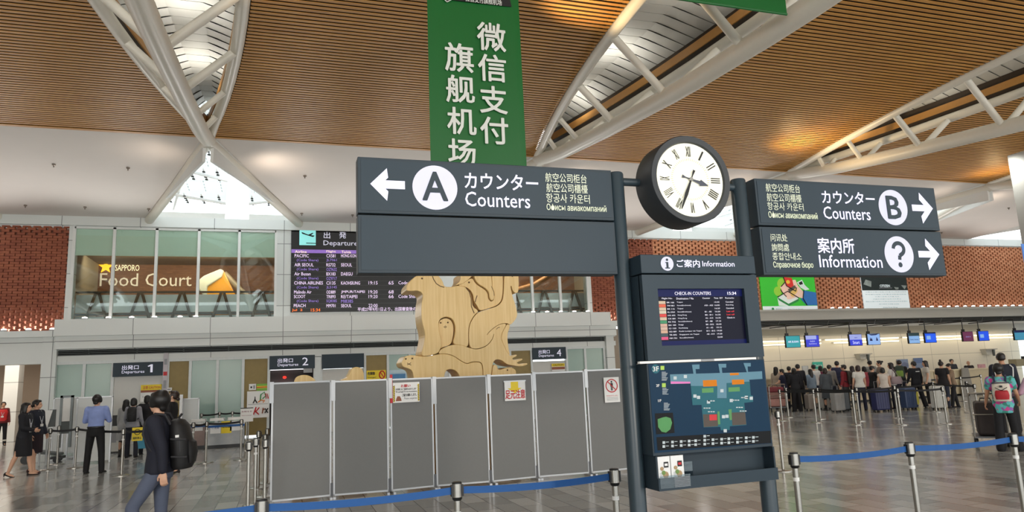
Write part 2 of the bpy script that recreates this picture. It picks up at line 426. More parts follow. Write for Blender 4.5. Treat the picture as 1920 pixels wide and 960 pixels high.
for i, X in enumerate(NX):
    def rz(y): return 10.6-.05*(y-20)
    hw = lambda y: feet*(y-20)/7
    g = MB().quad((X-.05, 20.2, rz(20)), (X+.05, 20.2, rz(20)), (X+hw(36), 36, rz(36)), (X-hw(36), 36, rz(36)))
    ST('window_%d' % (i+11), g, m_sky)
    g = MB(); gd = MB()
    for y in (22.4, 25, 27.8, 31):
        w_ = hw(y)
        for sg in (-1, 1): g.tube([(X, y+.7, rz(y)-.55), (X+sg*w_, y, rz(y)-.1)], .07, 6)
        for q in range(1, 6):
            for sg in (-1, 1):
                x = X+sg*w_*q/6
                g.tube([(x, y, rz(y)-.3), (x, y+1.6, rz(y)-.3)], .035, 4)
                for e in range(4): gd.box(x-.05, x+.05, y+.2+e*.35, y+.36+e*.35, rz(y)-.36, rz(y)-.345)
    for q in (-1, -.55, .55, 1): g.tube([(X+q*.1, 20.5, rz(20)-.2), (X+q*hw(34), 34, rz(34)-.2)], .05, 6)
    ST('rooflight_bars', g, m_bar); ST('rooflight_perforations', gd, m_dot)
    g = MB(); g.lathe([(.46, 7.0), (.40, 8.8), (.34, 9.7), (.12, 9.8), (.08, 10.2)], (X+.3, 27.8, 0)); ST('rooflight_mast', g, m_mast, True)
    ST('rooflight_parapet', MB().box(X-4.78, X+4.78, 33.8, 33.9, 7.6, 9.6), m_white)

# tubular roof trusses
zl = [(-6, 7.3), (4, 6.98), (8.5, 7.06), (11.5, 7.25), (15, 7.62), (18, 8.0), (19.2, 8.22), (20, 8.4)]
def zlow(Y):
    for (a, za), (c, zb) in zip(zl, zl[1:]):
        if a <= Y <= c: return za+(zb-za)*(Y-a)/(c-a)
    return 8.4
who = ['far left, beyond the brick wall', 'above the food court window', 'behind the green banner', 'above the right counter sign', 'at the right edge over the check-in desks', 'beyond the right edge']
for X, wh in list(zip(NX, who))[:5]:
    t = T('roof_truss', 'cream tubular steel roof truss '+wh, 'truss', (X, 20, 8.4))
    ys = [-5+k for k in range(26)]
    MB().tube([(X, y, zlow(y)) for y in ys], [.19]*26, 16).build('lower_chord', m_pipe, t, True)
    for sg in (-1, 1):
        MB().tube([(X+sg*(slot(y)-.02), y, 8.5) for y in ys], .125, 12).build('upper_chord', m_pipe, t, True)
        for y in (18.3, 16.7, 14.6, 12.2, 9.6, 6.8, 3.8):
            MB().cyl((X, y, zlow(y)), (X+sg*(slot(y-.1)-.02), y-.15, 8.48), .085 if y < 16 else .07).build('brace', m_pipe, t, True)
        MB().tube([(X-sg*.05, 19.6, 8.3), (X+sg*.1, 20.2, 8.32), (X+sg*(feet*.5), 23.5, zc(23.5)-.1), (X+sg*feet, WY-.1, zB-.06)], [.13, .15, .15, .15], 14).build('leg', m_pipe, t, True)
# small sprinkler heads in the white ceiling are part of the setting
g = MB()
for X in (-8, -6.3, -4.4, .6, 2.4, 4.3, 11, 13, 21, 23, 31): 
    for y in (22.4, 25.9): g.lathe([(.05, 0), (.05, -.03), (.015, -.05), (.02, -.09)], (X, y, zc(y)), k=8)
ST('ceiling_sprinklers', g, M('sprinkler metal', (140, 130, 120), .4, .6), True)

# ------------------------------------------------------------------ far wall
def mwall(): return MB()
XL, XR = -7.0, 12.3                                   # bay with window and departure board
g = MB()
g.box(-16, 50, WY-.14, WY+.3, 7.42, 7.78)             # cornice
g.box(-16, 50, WY-.02, WY+.3, 7.36, 7.42)
g.box(-6.98, -6.78, WY-.06, WY+.3, 4.15, 7.42)        # jamb by the brick
g.box(-.28, .25, WY-.06, WY+.3, 4.1, 7.42)            # panel beside the board
g.box(.25, 9.0, WY-.02, WY+.3, 4.1, 7.42)             # wall behind the board
g.box(12.14, 12.34, WY-.06, WY+.3, 4.15, 7.42)
g.box(-7.1, 12.9, WY-.55, WY+.3, 3.62, 4.16)          # ledge under the window
g.box(-7.1, 13.2, WY-.4, WY+.3, 3.2, 3.62)
g.box(-7.12, 13.3, WY-.06, WY+.3, 2.80, 2.99)         # under the vent
g.box(-7.12, 13.3, WY-.06, WY+.3, 3.18, 3.21)
g.box(-16, -6.9, WY-.3, WY+.3, 3.62, 3.82)            # sill under the left bricks
g.box(-16, -7.1, WY-.1, WY+.3, 2.75, 3.62)
g.box(-7.5, -7.08, WY-.2, WY+.5, 0, 3.62)             # pillar left of the gates
g.box(AY(4, 760, 33).x, AY(31, 760, 33).x, 33, 33.6, 0, 3.68)
g.box(12.8, 13.15, WY-.2, WY+.5, 0, 3.2)
g.box(12.3, 15.5, WY-.3, WY+.3, 3.62, 3.82)
g.box(14.6, 15.5, WY-.1, WY+.3, 0, 3.62)
g.box(38.6, 50, WY-.1, WY+.3, 0, 7.4)
ST('wall_back', g, m_clad)
g = MB()
for k in range(3): g.box(-7.1, 13.2, WY-.05, WY+.02, 3.0+k*.06, 3.025+k*.06)
for k in range(14): g.box(-6.2+k*1.45, -6.16+k*1.45, WY-.05, WY+.02, 2.99, 3.18)
ST('trim_1', g, M('vent louvre', (74, 80, 80), .5))
ST('wall_vent_void', MB().box(-7.1, 13.2, WY+.04, WY+.1, 2.98, 3.2), m_dark)
# lattice brick screens
m_brick = brick_mat('red clay brick', (158, 92, 66), (134, 72, 52), (120, 66, 48), .30, .09, .0, .8, .5, 'XZ')
m_brick2 = brick_mat('orange clay brick', (206, 142, 104), (190, 122, 86), (172, 108, 78), .35, .105, .0, .8, .5, 'XZ')
def lattice(name, x0, x1, z0, z1, mat, pitch, gap, rowh, mid=False):
    g = MB(); r = 0; z = z0
    while z < z1-.01:
        x = x0-(pitch/2 if r % 2 else 0)
        while x < x1:
            a, c = max(x, x0), min(x+pitch-(gap if not mid or z < 4.6 or z > 7.0 else .022), x1)
            if c-a > .02: g.box(a, c, WY-.05-random.random()*.012, WY+.06, z, min(z+rowh-.008, z1))
            x += pitch
        r += 1; z += rowh
    return ST(name, g, mat)
lattice('wall_brick_left', -16, -6.98, 3.82, 7.38, m_brick, .30, .075, .09, True)
lattice('wall_brick_middle', 12.34, 15.4, 3.82, 7.38, m_brick, .30, .075, .09, True)
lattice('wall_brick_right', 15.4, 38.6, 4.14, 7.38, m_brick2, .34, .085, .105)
g = MB(); g.box(-16, -6.98, WY+.28, WY+.34, 3.7, 7.4); g.box(12.34, 15.4, WY+.28, WY+.34, 3.7, 7.4)
ST('wall_brick_backing', g, M('pale backing', (130, 92, 76), .8))
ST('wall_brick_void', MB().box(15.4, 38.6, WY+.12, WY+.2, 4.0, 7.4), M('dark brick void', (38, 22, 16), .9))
lamp('lattice_lamp', 'AREA', (-11.5, WY+.17, 3.86), 170, (1, .92, .86), (-11.5, WY+.2, 7), shape='RECTANGLE', size=8.6, size_y=.12)
lamp('lattice_lamp', 'AREA', (13.8, WY+.17, 3.86), 70, (1, .92, .86), (13.8, WY+.2, 7), shape='RECTANGLE', size=2.8, size_y=.12)
m_lamp = M('lit lamp lens', (255, 244, 238), .4, emit=5.)
i = 0
def ledge_lamps(xs, y, z, where, grp):
    for k, x in enumerate(xs):
        t = T('ledge_uplight', 'small round white uplight glowing '+where, 'uplight', (x, y, z), grp)
        MB().lathe([(.1, 0), (.1, .03), (.085, .05)], (x, y, z), k=14).build('housing', m_alu, t, True)
        MB().lathe([(.08, .05), (.075, .085), (.02, .10)], (x, y, z), k=14).build('lens', m_lamp, t, True)
ledge_lamps([-9.3, -8.62, -7.93, -7.25], WY-.18, 3.82, 'on the sill below the left brick wall', 'uplights below left bricks')
ledge_lamps([-6.3, -5.6, -4.9, -4.2, -3.4, -2.9], WY-.3, 4.16, 'in place of a lamp reflection on the ledge under the food court window', 'ledge reflections below food court window')  # glowing domes put in for ceiling lamp reflections on the ledge
ledge_lamps([9.6, 10.2, 10.8, 11.4, 12.0], WY-.3, 4.16, 'on the ledge right of the wooden sculpture', 'uplights right of sculpture')
ledge_lamps([12.9, 13.5, 14.1, 14.7], WY-.18, 3.82, 'below the narrow bricks beside the left sign post', 'uplights by narrow bricks')
ledge_lamps([24.55, 25.0, 25.45, 25.9]+[30.1+.55*k for k in range(14)], WY-.25, 4.17, 'along the foot of the right brick wall', 'uplights below right bricks')

# food court window
m_pane = glass('clear green glass', (247, 252, 249), .04)
def window(nm, xs, zt=7.38, zb=4.18):
    ST(nm, MB().box(xs[0], xs[-1], WY+.0, WY+.012, zb, zt), m_pane)
    g = MB()
    for k, x in enumerate(xs): g.box(x-.045, x+.045, WY-.08, WY+.06, zb, zt)
    g.box(xs[0], xs[-1], WY-.08, WY+.06, zt-.06, zt); g.box(xs[0], xs[-1], WY-.08, WY+.06, zb-.03, zb+.03)
    o = ST(nm+'_frame', g, m_white)
    g = MB().box(xs[0]+.03, xs[-1]-.03, WY+.03, WY+.06, 6.40, zt-.05)
    ST('window_blind', g, M('pale green blind', (208, 226, 216), .6, var=.03))
window('window_1', [-6.82, -5.6, -4.27, -2.9, -1.55, -.28])
window('window_2', [8.6, 9.7, 10.93, 12.18])
g = MB(); g.box(-7.3, .6, 32.6, 32.7, 3.9, 7.4); g.box(8.2, 14, 32.6, 32.7, 3.9, 7.4)
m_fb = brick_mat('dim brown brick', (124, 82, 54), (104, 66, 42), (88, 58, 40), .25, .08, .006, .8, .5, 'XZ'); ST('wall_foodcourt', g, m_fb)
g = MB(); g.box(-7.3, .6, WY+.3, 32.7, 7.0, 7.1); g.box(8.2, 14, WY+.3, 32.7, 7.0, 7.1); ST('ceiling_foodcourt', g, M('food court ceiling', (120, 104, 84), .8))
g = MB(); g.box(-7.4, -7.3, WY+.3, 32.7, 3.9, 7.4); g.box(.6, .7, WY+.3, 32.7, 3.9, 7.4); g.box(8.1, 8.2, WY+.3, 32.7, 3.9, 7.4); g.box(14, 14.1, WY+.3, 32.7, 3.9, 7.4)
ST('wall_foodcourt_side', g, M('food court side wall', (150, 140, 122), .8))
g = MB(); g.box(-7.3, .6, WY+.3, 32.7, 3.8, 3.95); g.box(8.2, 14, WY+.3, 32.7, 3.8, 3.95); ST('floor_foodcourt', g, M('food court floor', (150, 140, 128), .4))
FY = 32.58
def fb(x, y): p = AY(x, y, FY); return p.x, p.z
(xa, za), (xb, zb_) = fb(216, 508), fb(262, 497)
t = T('shop_sign', 'glowing star and small white SAPPORO lettering on the food court brick wall', 'sign', (xa, FY, zb_))
MB().text('SAPPORO', xa, xb, za, zb_, FY-.04, .02).build('lettering', M('lit letter', (240, 226, 190), .5, emit=.8), t)
c = Vector((*fb(199, 501),)); r_ = .28
MB().prism([(c[0]+(r_ if k % 2 == 0 else r_*.42)*math.sin(math.pi*k/5), c[1]+(r_ if k % 2 == 0 else r_*.42)*math.cos(math.pi*k/5)) for k in range(10)], FY-.1, FY-.02).build('star', M('amber star', (255, 190, 30), .4, emit=1.2), t)
(xa, za), (xb, zb_) = fb(187, 537), fb(360, 513)
t = T('wall_lettering', 'large pale Food Court lettering on the brown brick wall', 'sign', (xa, FY, za))
MB().text('Food Court', xa, xb, za, zb_, FY-.05, 0).build('lettering', M('pale letter', (226, 214, 196), .5, emit=.25), t)
# tilted beer mug display behind the glass
def mugp(x, y): p = AY(x, y, 31.2); return p.x, p.z
t = T('beer_mug_display', 'giant tilted beer mug display with amber beer behind the glass', 'display', (*mugp(410, 560)[:1], 31.2, 4.0))
MB().prism([mugp(*q) for q in ((374, 526), (384, 517), (412, 506), (420, 508), (441, 552), (432, 588), (400, 592), (386, 566))], 31.1, 31.6).build('beer', M('amber beer', (226, 158, 30), .2, emit=.05), t, bevel=.05)
MB().prism([mugp(*q) for q in ((371, 540), (372, 527), (383, 518), (414, 505), (421, 509), (416, 521), (390, 538), (388, 560), (380, 552))], 31.0, 31.65).build('foam', M('mug foam', (214, 220, 206), .4), t, bevel=.05)
MB().tube([(mugp(420, 512)[0], 31.3, mugp(420, 512)[1]), (mugp(452, 545)[0], 31.3, mugp(452, 545)[1]), (mugp(470, 560)[0], 31.3, mugp(470, 560)[1]), (mugp(458, 584)[0], 31.3, mugp(458, 584)[1]), (mugp(440, 560)[0], 31.3, mugp(440, 560)[1])], .13, 10).build('handle', M('mug glass', (150, 138, 118), .2), t, True)
# A-frame barriers inside the windows; their pale boards stand in for reflected sky
m_af = M('dark timber', (84, 66, 52), .6)
def barrier(x0, x1, nA, lab):
    t = T('food_court_barrier', lab, 'barrier', ((x0+x1)/2, 28.4, 3.95))
    MB().box(x0, x1, 28.35, 28.4, 4.55, 5.2).build('board', M('sky reflection board', (228, 238, 244), .4), t)
    MB().box(x0, x1, 28.35, 28.4, 3.97, 4.42).build('board', M('sky reflection board', (228, 238, 244), .4), t)
    for z in (5.26, 4.46): MB().box(x0, x1, 28.28, 28.42, z, z+.06).build('rail', m_black, t)
    for k in range(nA):
        xm = x0+(x1-x0)*(k+.5)/nA
        g = MB(); g.tube([(xm-.42, 28.2, 3.95), (xm-.05, 28.22, 5.25)], .055, 6); g.tube([(xm+.42, 28.2, 3.95), (xm+.05, 28.22, 5.25)], .055, 6); g.box(xm-.25, xm+.25, 28.16, 28.25, 4.5, 4.58)
        g.build('trestle', m_af, t)
barrier(-7.0, -.1, 5, 'trestle barrier with sky-reflection boards behind the long food court window')
barrier(8.6, 12.8, 3, 'trestle barrier with sky-reflection boards behind the small window right of the sculpture')
# curved timber ceiling feature with lamps in the small window
t = T('pendant_feature', 'curved brown canopy with small lit lamps inside the small right window', 'canopy', (10.5, 30.5, 5.4))
MB().tube([(8.3, 30.5, 5.2), (9.6, 30.4, 5.35), (11, 30.3, 5.8), (12.2, 30.2, 6.5)], [.25, .2, .14, .1], 10).build('canopy_rib', M('copper trim', (176, 126, 84), .4), t, True)
for x, z in ((9.3, 6.4), (10.4, 6.6), (11.3, 6.5), (9.0, 5.7)): MB().ell((x, 30.0, z), (.09, .09, .07)).build('lamp', M('warm lamp', (255, 214, 140), .4, emit=3), t, True)
t = T('track_light', 'thin dark track light along the food court ceiling', 'lamp', (-3.4, 31.6, 6.9))
zt_ = AY(376, 483.5, 31.6).z
MB().box(-6.2, -.9, 31.6, 31.66, zt_, zt_+.05).build('rail', m_black, t)
for x in (-3.9, -2.2, -1.6): MB().ell((x, 31.6, zt_-.03), (.06, .06, .05)).build('bulb', M('warm lamp', (255, 214, 140), .4, emit=3), t, True)

# ------------------------------------------------------------------ gates below the window
def wx(x, y=700): return AY(x, y, WY).x
ZG = 2.72
k = 20
g = MB()
mull = [104, 158.5, 212, 309, 315, 357, 408, 456, 504, 590, 602, 684, 727, 768, 806, 843, 880, 918, 957, 997, 1063, 1098, 1134]
for x in mull: X_ = wx(x); g.box(X_-.045, X_+.045, WY-.08, WY+.1, 0, ZG)
g.box(wx(590), wx(602), WY-.1, WY+.1, 0, ZG); g.box(wx(308), wx(314), WY-.1, WY+.1, 0, ZG)
g.box(-7.1, 12.8, WY-.1, WY+.1, ZG-.02, ZG+.08)
ST('wall_gate_frame', g, M('white gate frame', (212, 218, 218), .4))
def bay(x0, x1, kind):
    global k
    a, c = wx(x0), wx(x1)
    if kind == 'f': ST('window_%d' % k, MB().box(a, c, WY, WY+.04, .05, ZG), m_frost)
    elif kind == 'g': ST('trim_%d' % k, MB().box(a, c, WY-.02, WY+.04, .05, ZG), m_gold)
    else: ST('door_%d' % k, MB().box(a, c, WY, WY+.05, 0, 2.25), M('white gate door', (206, 206, 202), .5, var=.02))
    k += 1
for a, c, kd in ((104, 158, 'f'), (158, 212, 'f'), (212, 308, 'd'), (315, 357, 'g'), (357, 408, 'f'), (408, 456, 'f'), (456, 504, 'g'), (602, 684, 'd'), (684, 727, 'g'), (727, 768, 'f'), (768, 806, 'f'), (806, 843, 'd'), (843, 880, 'd'), (880, 918, 'f'), (918, 957, 'f'), (957, 997, 'g'), (997, 1063, 'd'), (1063, 1098, 'f'), (1098, 1134, 'f')): bay(a, c, kd)
# the open gate with a dim interior
a, c = wx(504), wx(590)
g = MB(); g.box(a-.3, c+.3, 30.5, 30.6, 0, 3.2); g.box(a-.3, a-.2, WY+.1, 30.6, 0, 3.2); g.box(c+.2, c+.3, WY+.1, 30.6, 0, 3.2); g.box(a-.3, c+.3, WY+.1, 30.6, 3.2, 3.3)
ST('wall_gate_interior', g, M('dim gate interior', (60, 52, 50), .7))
t = T('gate_display', 'lit white display with a red light inside the open gate', 'display', (a+.5, 30.3, 1.2))
MB().box(a-.1, a+1.3, 30.35, 30.45, 2.35, 2.6).build('panel', M('lit panel', (250, 250, 255), .4, emit=1.6), t)
MB().ell((a+.55, 30.3, 2.05), (.07, .05, .05)).build('lamp', M('red lamp', (255, 30, 20), .4, emit=4), t, True)
MB().box(a-.1, a+.9, 30.3, 30.45, 1.7, 1.85).build('panel', M('lit panel', (250, 250, 255), .4), t)
MB().box(a+1.28, a+1.62, 30.1, 30.2, 2.2, 2.5).build('pictogram', m_paper, t)
def gate_sign(x0, x1, y0, y1, num, lab):
    a, c = wx(x0), wx(x1); zt, zb = AY(x0, y0, WY).z, AY(x0, y1, WY).z
    t = T('gate_sign', lab, 'sign', ((a+c)/2, WY-.1, zb))
    MB().box(a, c, WY-.14, WY+.03, zb, zt).build('panel', m_slate2, t)
    if num:
        h = zt-zb; wd = c-a; g = MB(); y = WY-.145
        g.text('出発口', a+wd*.18, a+wd*.51, zb+h*.49, zb+h*.80, y, .03); g.text('Departures', a+wd*.18, a+wd*.63, zb+h*.16, zb+h*.43, y, .02)
        if num == '1':
            zn, hn, xn = zb+h*.24, h*.58, a+wd*.775
            g.poly([(xn-.04, zn), (xn+.03, zn), (xn+.03, zn+hn), (xn-.03, zn+hn), (xn-.13, zn+hn*.80), (xn-.10, zn+hn*.70), (xn-.04, zn+hn*.78)], y)
        else: g.text(num, a+wd*.72, a+wd*(.78 if num == '1' else .85), zb+h*.24, zb+h*.82, y, .01)
        g.build('lettering', m_signwhite, t)
gate_sign(213, 306, 681, 707, '1', 'leftmost dark gate sign, reading Departures 1, over the white door')
gate_sign(505, 590, 668, 693.5, '2', 'dark gate sign reading Departures 2 over the open gate')
gate_sign(603, 682, 665, 692, '', 'blank dark gate sign right of Departures 2')
gate_sign(998, 1061, 652.5, 675, '4', 'dark gate sign reading Departures 4 right of the wooden sculpture')
# corridor left of the gates and wall ends
g = MB(); g.box(-16, -6.9, 36, 36.2, 0, 3.7); g.box(-7.0, -6.9, WY+.3, 36, 0, 3.7)
ST('wall_corridor', g, M('beige wall', (172, 156, 140), .7, var=.03))
ST('ceiling_corridor', MB().box(-16, -6.9, WY+.3, 36.2, 3.7, 3.8), m_white)
ST('wall_alcove', MB().box(13.1, 15.5, 28.6, 28.7, 0, 3.6), M('beige wall', (172, 156, 140), .7))
ST('wall_left', MB().box(-16.2, -16, -9, 40, 0, 8.6), m_clad)
ST('front_sky_block', MB().box(-16, 50, -9.2, -9, 4.4, 8.6), m_clad)  # unseen upper wall, added to hold back sky light from the front
ST('wall_right', MB().box(50, 50.2, -9, 40, 0, 8.6), m_clad)
# bulkhead, vent and rear wall over the check-in desks
g = MB()
g.box(15.5, 38.6, 26.3, WY+.3, 3.66, 4.14); g.box(15.5, 38.6, 26.3, 26.4, 3.28, 3.4)
g.box(15.5, 38.6, 26.2, 27, 4.06, 4.14)
n0 = g.n(); g.prism([(26.3, 3.28), (26.4, 3.28), (27.9, 3.02), (28.6, 3.02), (28.6, 3.4), (26.4, 3.4)], 15.5, 38.6)
g.xf(n0, Matrix(((0, 1, 0, 0), (1, 0, 0, 0), (0, 0, 1, 0), (0, 0, 0, 1))))
ST('wall_bulkhead', g, M('grey bulkhead', (186, 184, 176), .5, var=.03))
g = MB()
for k_ in range(4): g.box(15.5, 38.6, 26.34, 26.4, 3.40+k_*.07, 3.425+k_*.07)
x = 15.6
while x < 38.6: 
    g.tube([(x, 26.33, 3.40), (x+.14, 26.33, 3.66)], .014, 6); x += 1.36
ST('trim_2', g, M('vent louvre right', (96, 98, 96), .5))
ST('wall_vent_void_right', MB().box(15.5, 38.6, 26.5, 26.56, 3.38, 3.68), m_dark)
m_rear = brick_mat('cream wall panels', (226, 218, 200), (222, 214, 196), (170, 164, 150), 1.9, .95, .012, .6, 0, 'XZ')
ST('wall_rear', MB().box(15.5, 38.6, 28.6, 28.7, 0, 3.4), m_rear)
for kx, (x0, x1) in enumerate(((15.6, 20.3), (20.5, 25.2), (25.4, 30.1), (30.3, 35.0), (35.2, 38.5))):
    for q, (z, ln) in enumerate(((2.84, 0), (2.68, .5))):
        t = T('strip_light', 'slim warm white strip light above the rear counter wall', 'lamp', (x0, 28.4, z), 'strip lights over the check-in desks')
        MB().box(x0+ln, x1, 28.42, 28.58, z, z+.03).build('housing', m_white, t)
        MB().cyl((x0+ln+.05, 28.44, z-.02), (x1-.05, 28.44, z-.02), .03, 8).build('tube', M('lit tube', (255, 240, 210), .4, emit=2.), t, True)

# ================================================================== SIGN PYLON
ORD = ['first', 'second', 'third', 'fourth', 'fifth', 'sixth', 'seventh', 'eighth', 'ninth', 'tenth', 'eleventh', 'twelfth', '13th', '14th', '15th', '16th', '17th', '18th']
PY = 4.20
t = T('sign_pylon', 'pair of dark slate round posts carrying the clock and signs', 'post', (2.68, 4.26, 0))
for x in (2.185, 3.185):
    g = MB(); g.lathe([(.0555, 0), (.0555, 3.035), (.05, 3.045)], (x, 4.26, 0), k=28); g.lathe([(.10, 0), (.10, .012), (.06, .02)], (x, 4.26, 0), k=28)
    g.build('post', m_post, t, True)
for z in (2.30, 1.75, 1.15, .98):
    MB().box(2.2, 3.17, 4.25, 4.29, z-.02, z+.02).build('crossbar', m_post, t)

def f4(x, y, Y=PY): p = AY(x, y, Y); return p.x, p.z
def arrow(g, x0, x1, zc_, h, th, y, left):
    # shaft and open chevron head
    s = -1 if left else 1; tip = x0 if left else x1; tail = x1 if left else x0; hh = h/2; hx = hh*.98
    g.poly([(tip-s*th*.9, zc_-th/2), (tail, zc_-th/2), (tail, zc_+th/2), (tip-s*th*.9, zc_+th/2)], y)
    for q in (1, -1):
        g.poly([(tip, zc_), (tip-s*hx, zc_+q*hh), (tip-s*hx-s*th*.15, zc_+q*(hh-th*1.15)), (tip-s*th*1.25, zc_)], y-.0005)
def sign_box(name, lab, x0, x1, z0, z1):
    t = T(name, lab, 'sign', ((x0+x1)/2, PY+.06, z0))
    MB().box(x0, x1, PY, PY+.11, z0, z1).build('housing', m_slate, t, bevel=.004)
    MB().box(x0+.018, x1-.018, PY-.003, PY+.001, z0+.018, z1-.018).build('face', m_slate2, t)
    for s in (-1, 1):
        pass
    return t
YF = PY-.005
# left pair
t = sign_box('direction_sign', 'slate sign with left arrow, circled A and Counters lettering', .42, 2.125, 2.692, 3.045)
g = MB(); (xa, zc_), (xb, _) = f4(694, 347), f4(759, 347); zc_ = (f4(727, 316)[1]+f4(727, 377)[1])/2
arrow(g, f4(694, 345)[0], f4(759, 347)[0], zc_, f4(727, 316)[1]-f4(727, 377)[1], .052, YF, True); g.build('arrow', m_signwhite, t)
cA = f4(815.5, 352); MB().disc(cA, .143, YF, 48).build('badge', m_badge, t)
MB().text('A', cA[0]-.078, cA[0]+.078, cA[1]-.082, cA[1]+.098, YF-.001, .05).build('badge_letter', m_slate2, t)
def lines(g, items, y, bold=.0, fit=True):
    for s_, x0, y0, x1, y1, *bb in items:         # px: left, top, right, bottom of each line (measured along its own slope)
        a, c = f4(x0, (y0+y1)/2), f4(x1, (y0+y1)/2); xm = (x0+x1)/2
        zt, zb = f4(xm, y0)[1], f4(xm, y1)[1]
        g.text(s_, a[0], c[0], zb, zt, y, bb[0] if bb else bold, fit)
g = MB(); lines(g, [('カウンター', 871, 327, 1008, 356, .03), ('Counters', 872, 362, 993, 389, .012)], YF); g.build('lettering', m_signwhite, t)
g = MB(); lines(g, [('航空公司柜台', 1022, 326, 1099, 343), ('航空公司櫃檯', 1024, 345, 1101, 362), ('항공사 카운터', 1023.5, 364, 1105, 381), ('Офисы авиакомпаний', 1024.5, 384, 1136, 399, .01)], YF); g.build('small_lettering', m_signpale, t)
t = sign_box('blank_sign', 'blank slate sign panel under the circled A sign', .42, 2.125, 2.325, 2.682)
# right pair
t = sign_box('direction_sign', 'slate sign with circled B, Counters lettering and right arrow', 3.285, 5.015, 2.692, 3.045)
g = MB(); lines(g, [('航空公司柜台', 1435, 345.5, 1498.5, 361), ('航空公司櫃檯', 1437, 363.5, 1501.5, 379), ('항공사 카운터', 1438, 380.5, 1505.5, 395), ('Офисы авиакомпаний', 1440, 398, 1531.5, 413, .01)], YF); g.build('small_lettering', m_signpale, t)
g = MB(); lines(g, [('カウンター', 1540, 360, 1638, 383, .03), ('Counters', 1543, 389, 1630, 412, .012)], YF); g.build('lettering', m_signwhite, t)
cB = f4(1673.7, 389.3); MB().disc(cB, .143, YF, 48).build('badge', m_badge, t)
MB().text('B', cB[0]-.062, cB[0]+.072, cB[1]-.09, cB[1]+.09, YF-.001, .05).build('badge_letter', m_slate2, t)
g = MB(); arrow(g, f4(1709, 389)[0], f4(1748, 391)[0], f4(1728, 390.5)[1], .255, .052, YF, False); g.build('arrow', m_signwhite, t)
t = sign_box('direction_sign', 'slate sign with question mark badge and Information lettering', 3.285, 5.015, 2.325, 2.682)
g = MB(); lines(g, [('问讯处', 1444, 439, 1475, 453), ('詢問處', 1446, 457, 1478.5, 471), ('종합안내소', 1447.5, 474, 1502, 488), ('Справочное бюро', 1449, 491, 1523.5, 505, .01)], YF); g.build('small_lettering', m_signpale, t)
g = MB(); lines(g, [('案内所', 1532, 447, 1600, 475, .03), ('Information', 1535, 479, 1652.5, 502, .012)], YF); g.build('lettering', m_signwhite, t)
cQ = f4(1685, 477); MB().disc(cQ, .143, YF, 48).build('badge', m_badge, t)
qa = [(cQ[0]+.052*math.sin(R(a)), cQ[1]+.042+.046*math.cos(R(a))) for a in range(-86, 151, 12)]
g = MB().stroke(qa+[(cQ[0]+.002, cQ[1]-.012), (cQ[0]-.002, cQ[1]-.042)], .032, YF-.001); g.disc((cQ[0]-.002, cQ[1]-.083), .02, YF-.001, 24)
g.build('badge_letter', m_slate2, t)
g = MB(); arrow(g, f4(1721, 475)[0], f4(1760, 477)[0], f4(1740, 477)[1], .255, .052, YF, False); g.build('arrow', m_signwhite, t)
# header panel
HY = 4.08
def h4(x, y): return f4(x, y, HY)
t = T('information_header', 'slate header panel with i badge and Information lettering above the screen', 'sign', (2.68, HY+.1, 2.31))
MB().box(2.235, 3.125, HY, 4.30, 2.315, 2.44).build('housing', m_slate2, t, bevel=.004)
ci = h4(1250.5, 494.5); MB().disc(ci, .048, HY-.003, 36).build('badge', m_badge, t)
g = MB(); y = HY-.005; g.disc((ci[0], ci[1]+.026), .009, y, 16); g.poly([(ci[0]-.014, ci[1]+.011), (ci[0]+.008, ci[1]+.011), (ci[0]+.008, ci[1]-.026), (ci[0]+.018, ci[1]-.026), (ci[0]+.018, ci[1]-.033), (ci[0]-.018, ci[1]-.033), (ci[0]-.018, ci[1]-.026), (ci[0]-.008, ci[1]-.026), (ci[0]-.008, ci[1]+.004), (ci[0]-.014, ci[1]+.004)], y)
g.build('badge_letter', m_slate2, t)
g = MB(); a, c = h4(1268, 495)[0], h4(1311, 496)[0]; g.text('ご案内', a, c, ci[1]-.024, ci[1]+.028, y, .03)
a, c = h4(1316, 497)[0], h4(1376, 498)[0]; g.text('Information', a, c, ci[1]-.017, ci[1]+.02, y, .012); g.build('lettering', m_signwhite, t)
# screen cabinet
t = T('flight_screen', 'blue CHECK-IN COUNTERS flight screen set in a slate cabinet', 'screen', (2.68, HY+.1, 1.745))
g = MB(); X0, X1, Z0, Z1 = 2.345, 3.015, 1.838, 2.212
g.box(2.235, 3.125, HY+.04, 4.30, 1.745, 2.305)
for bx in ((2.235, X0, 1.745, 2.305), (X1, 3.125, 1.745, 2.305), (X0, X1, 1.745, Z0), (X0, X1, Z1, 2.305)): g.box(bx[0], bx[1], HY, HY+.05, bx[2], bx[3])
g.build('cabinet', m_slate2, t)
MB().box(X0, X1, HY+.028, HY+.039, Z0, Z1).build('screen', M('dark navy screen', (4, 5, 24), .35, emit=.5, spec=.15), t)
g = MB(); y = HY+.027; g.rect(X0, X1, Z1-.05, Z1, y); g.rect(X0, X1, Z0, Z0+.03, y); g.build('title_bar', M('navy title bar', (8, 16, 62), .35, emit=.6, spec=.15), t)
m_led = M('lit white text', (214, 212, 226), .4, emit=.6)
y = HY+.025; W_ = X1-X0
g = MB(); g.text('CHECK-IN COUNTERS', X0+.14, X0+.42, Z1-.04, Z1-.018, y); g.text('15:34', X1-.12, X1-.05, Z1-.04, Z1-.02, y, .02)
g.text('Flight No.', X0+.04, X0+.12, Z1-.07, Z1-.057, y); g.text('Destination / Via', X0+.15, X0+.28, Z1-.07, Z1-.057, y); g.text('Counter', X0+.35, X0+.41, Z1-.067, Z1-.057, y); g.text('Time  EST', X0+.44, X0+.51, Z1-.067, Z1-.057, y); g.text('Remarks', X0+.53, X0+.60, Z1-.067, Z1-.057, y)
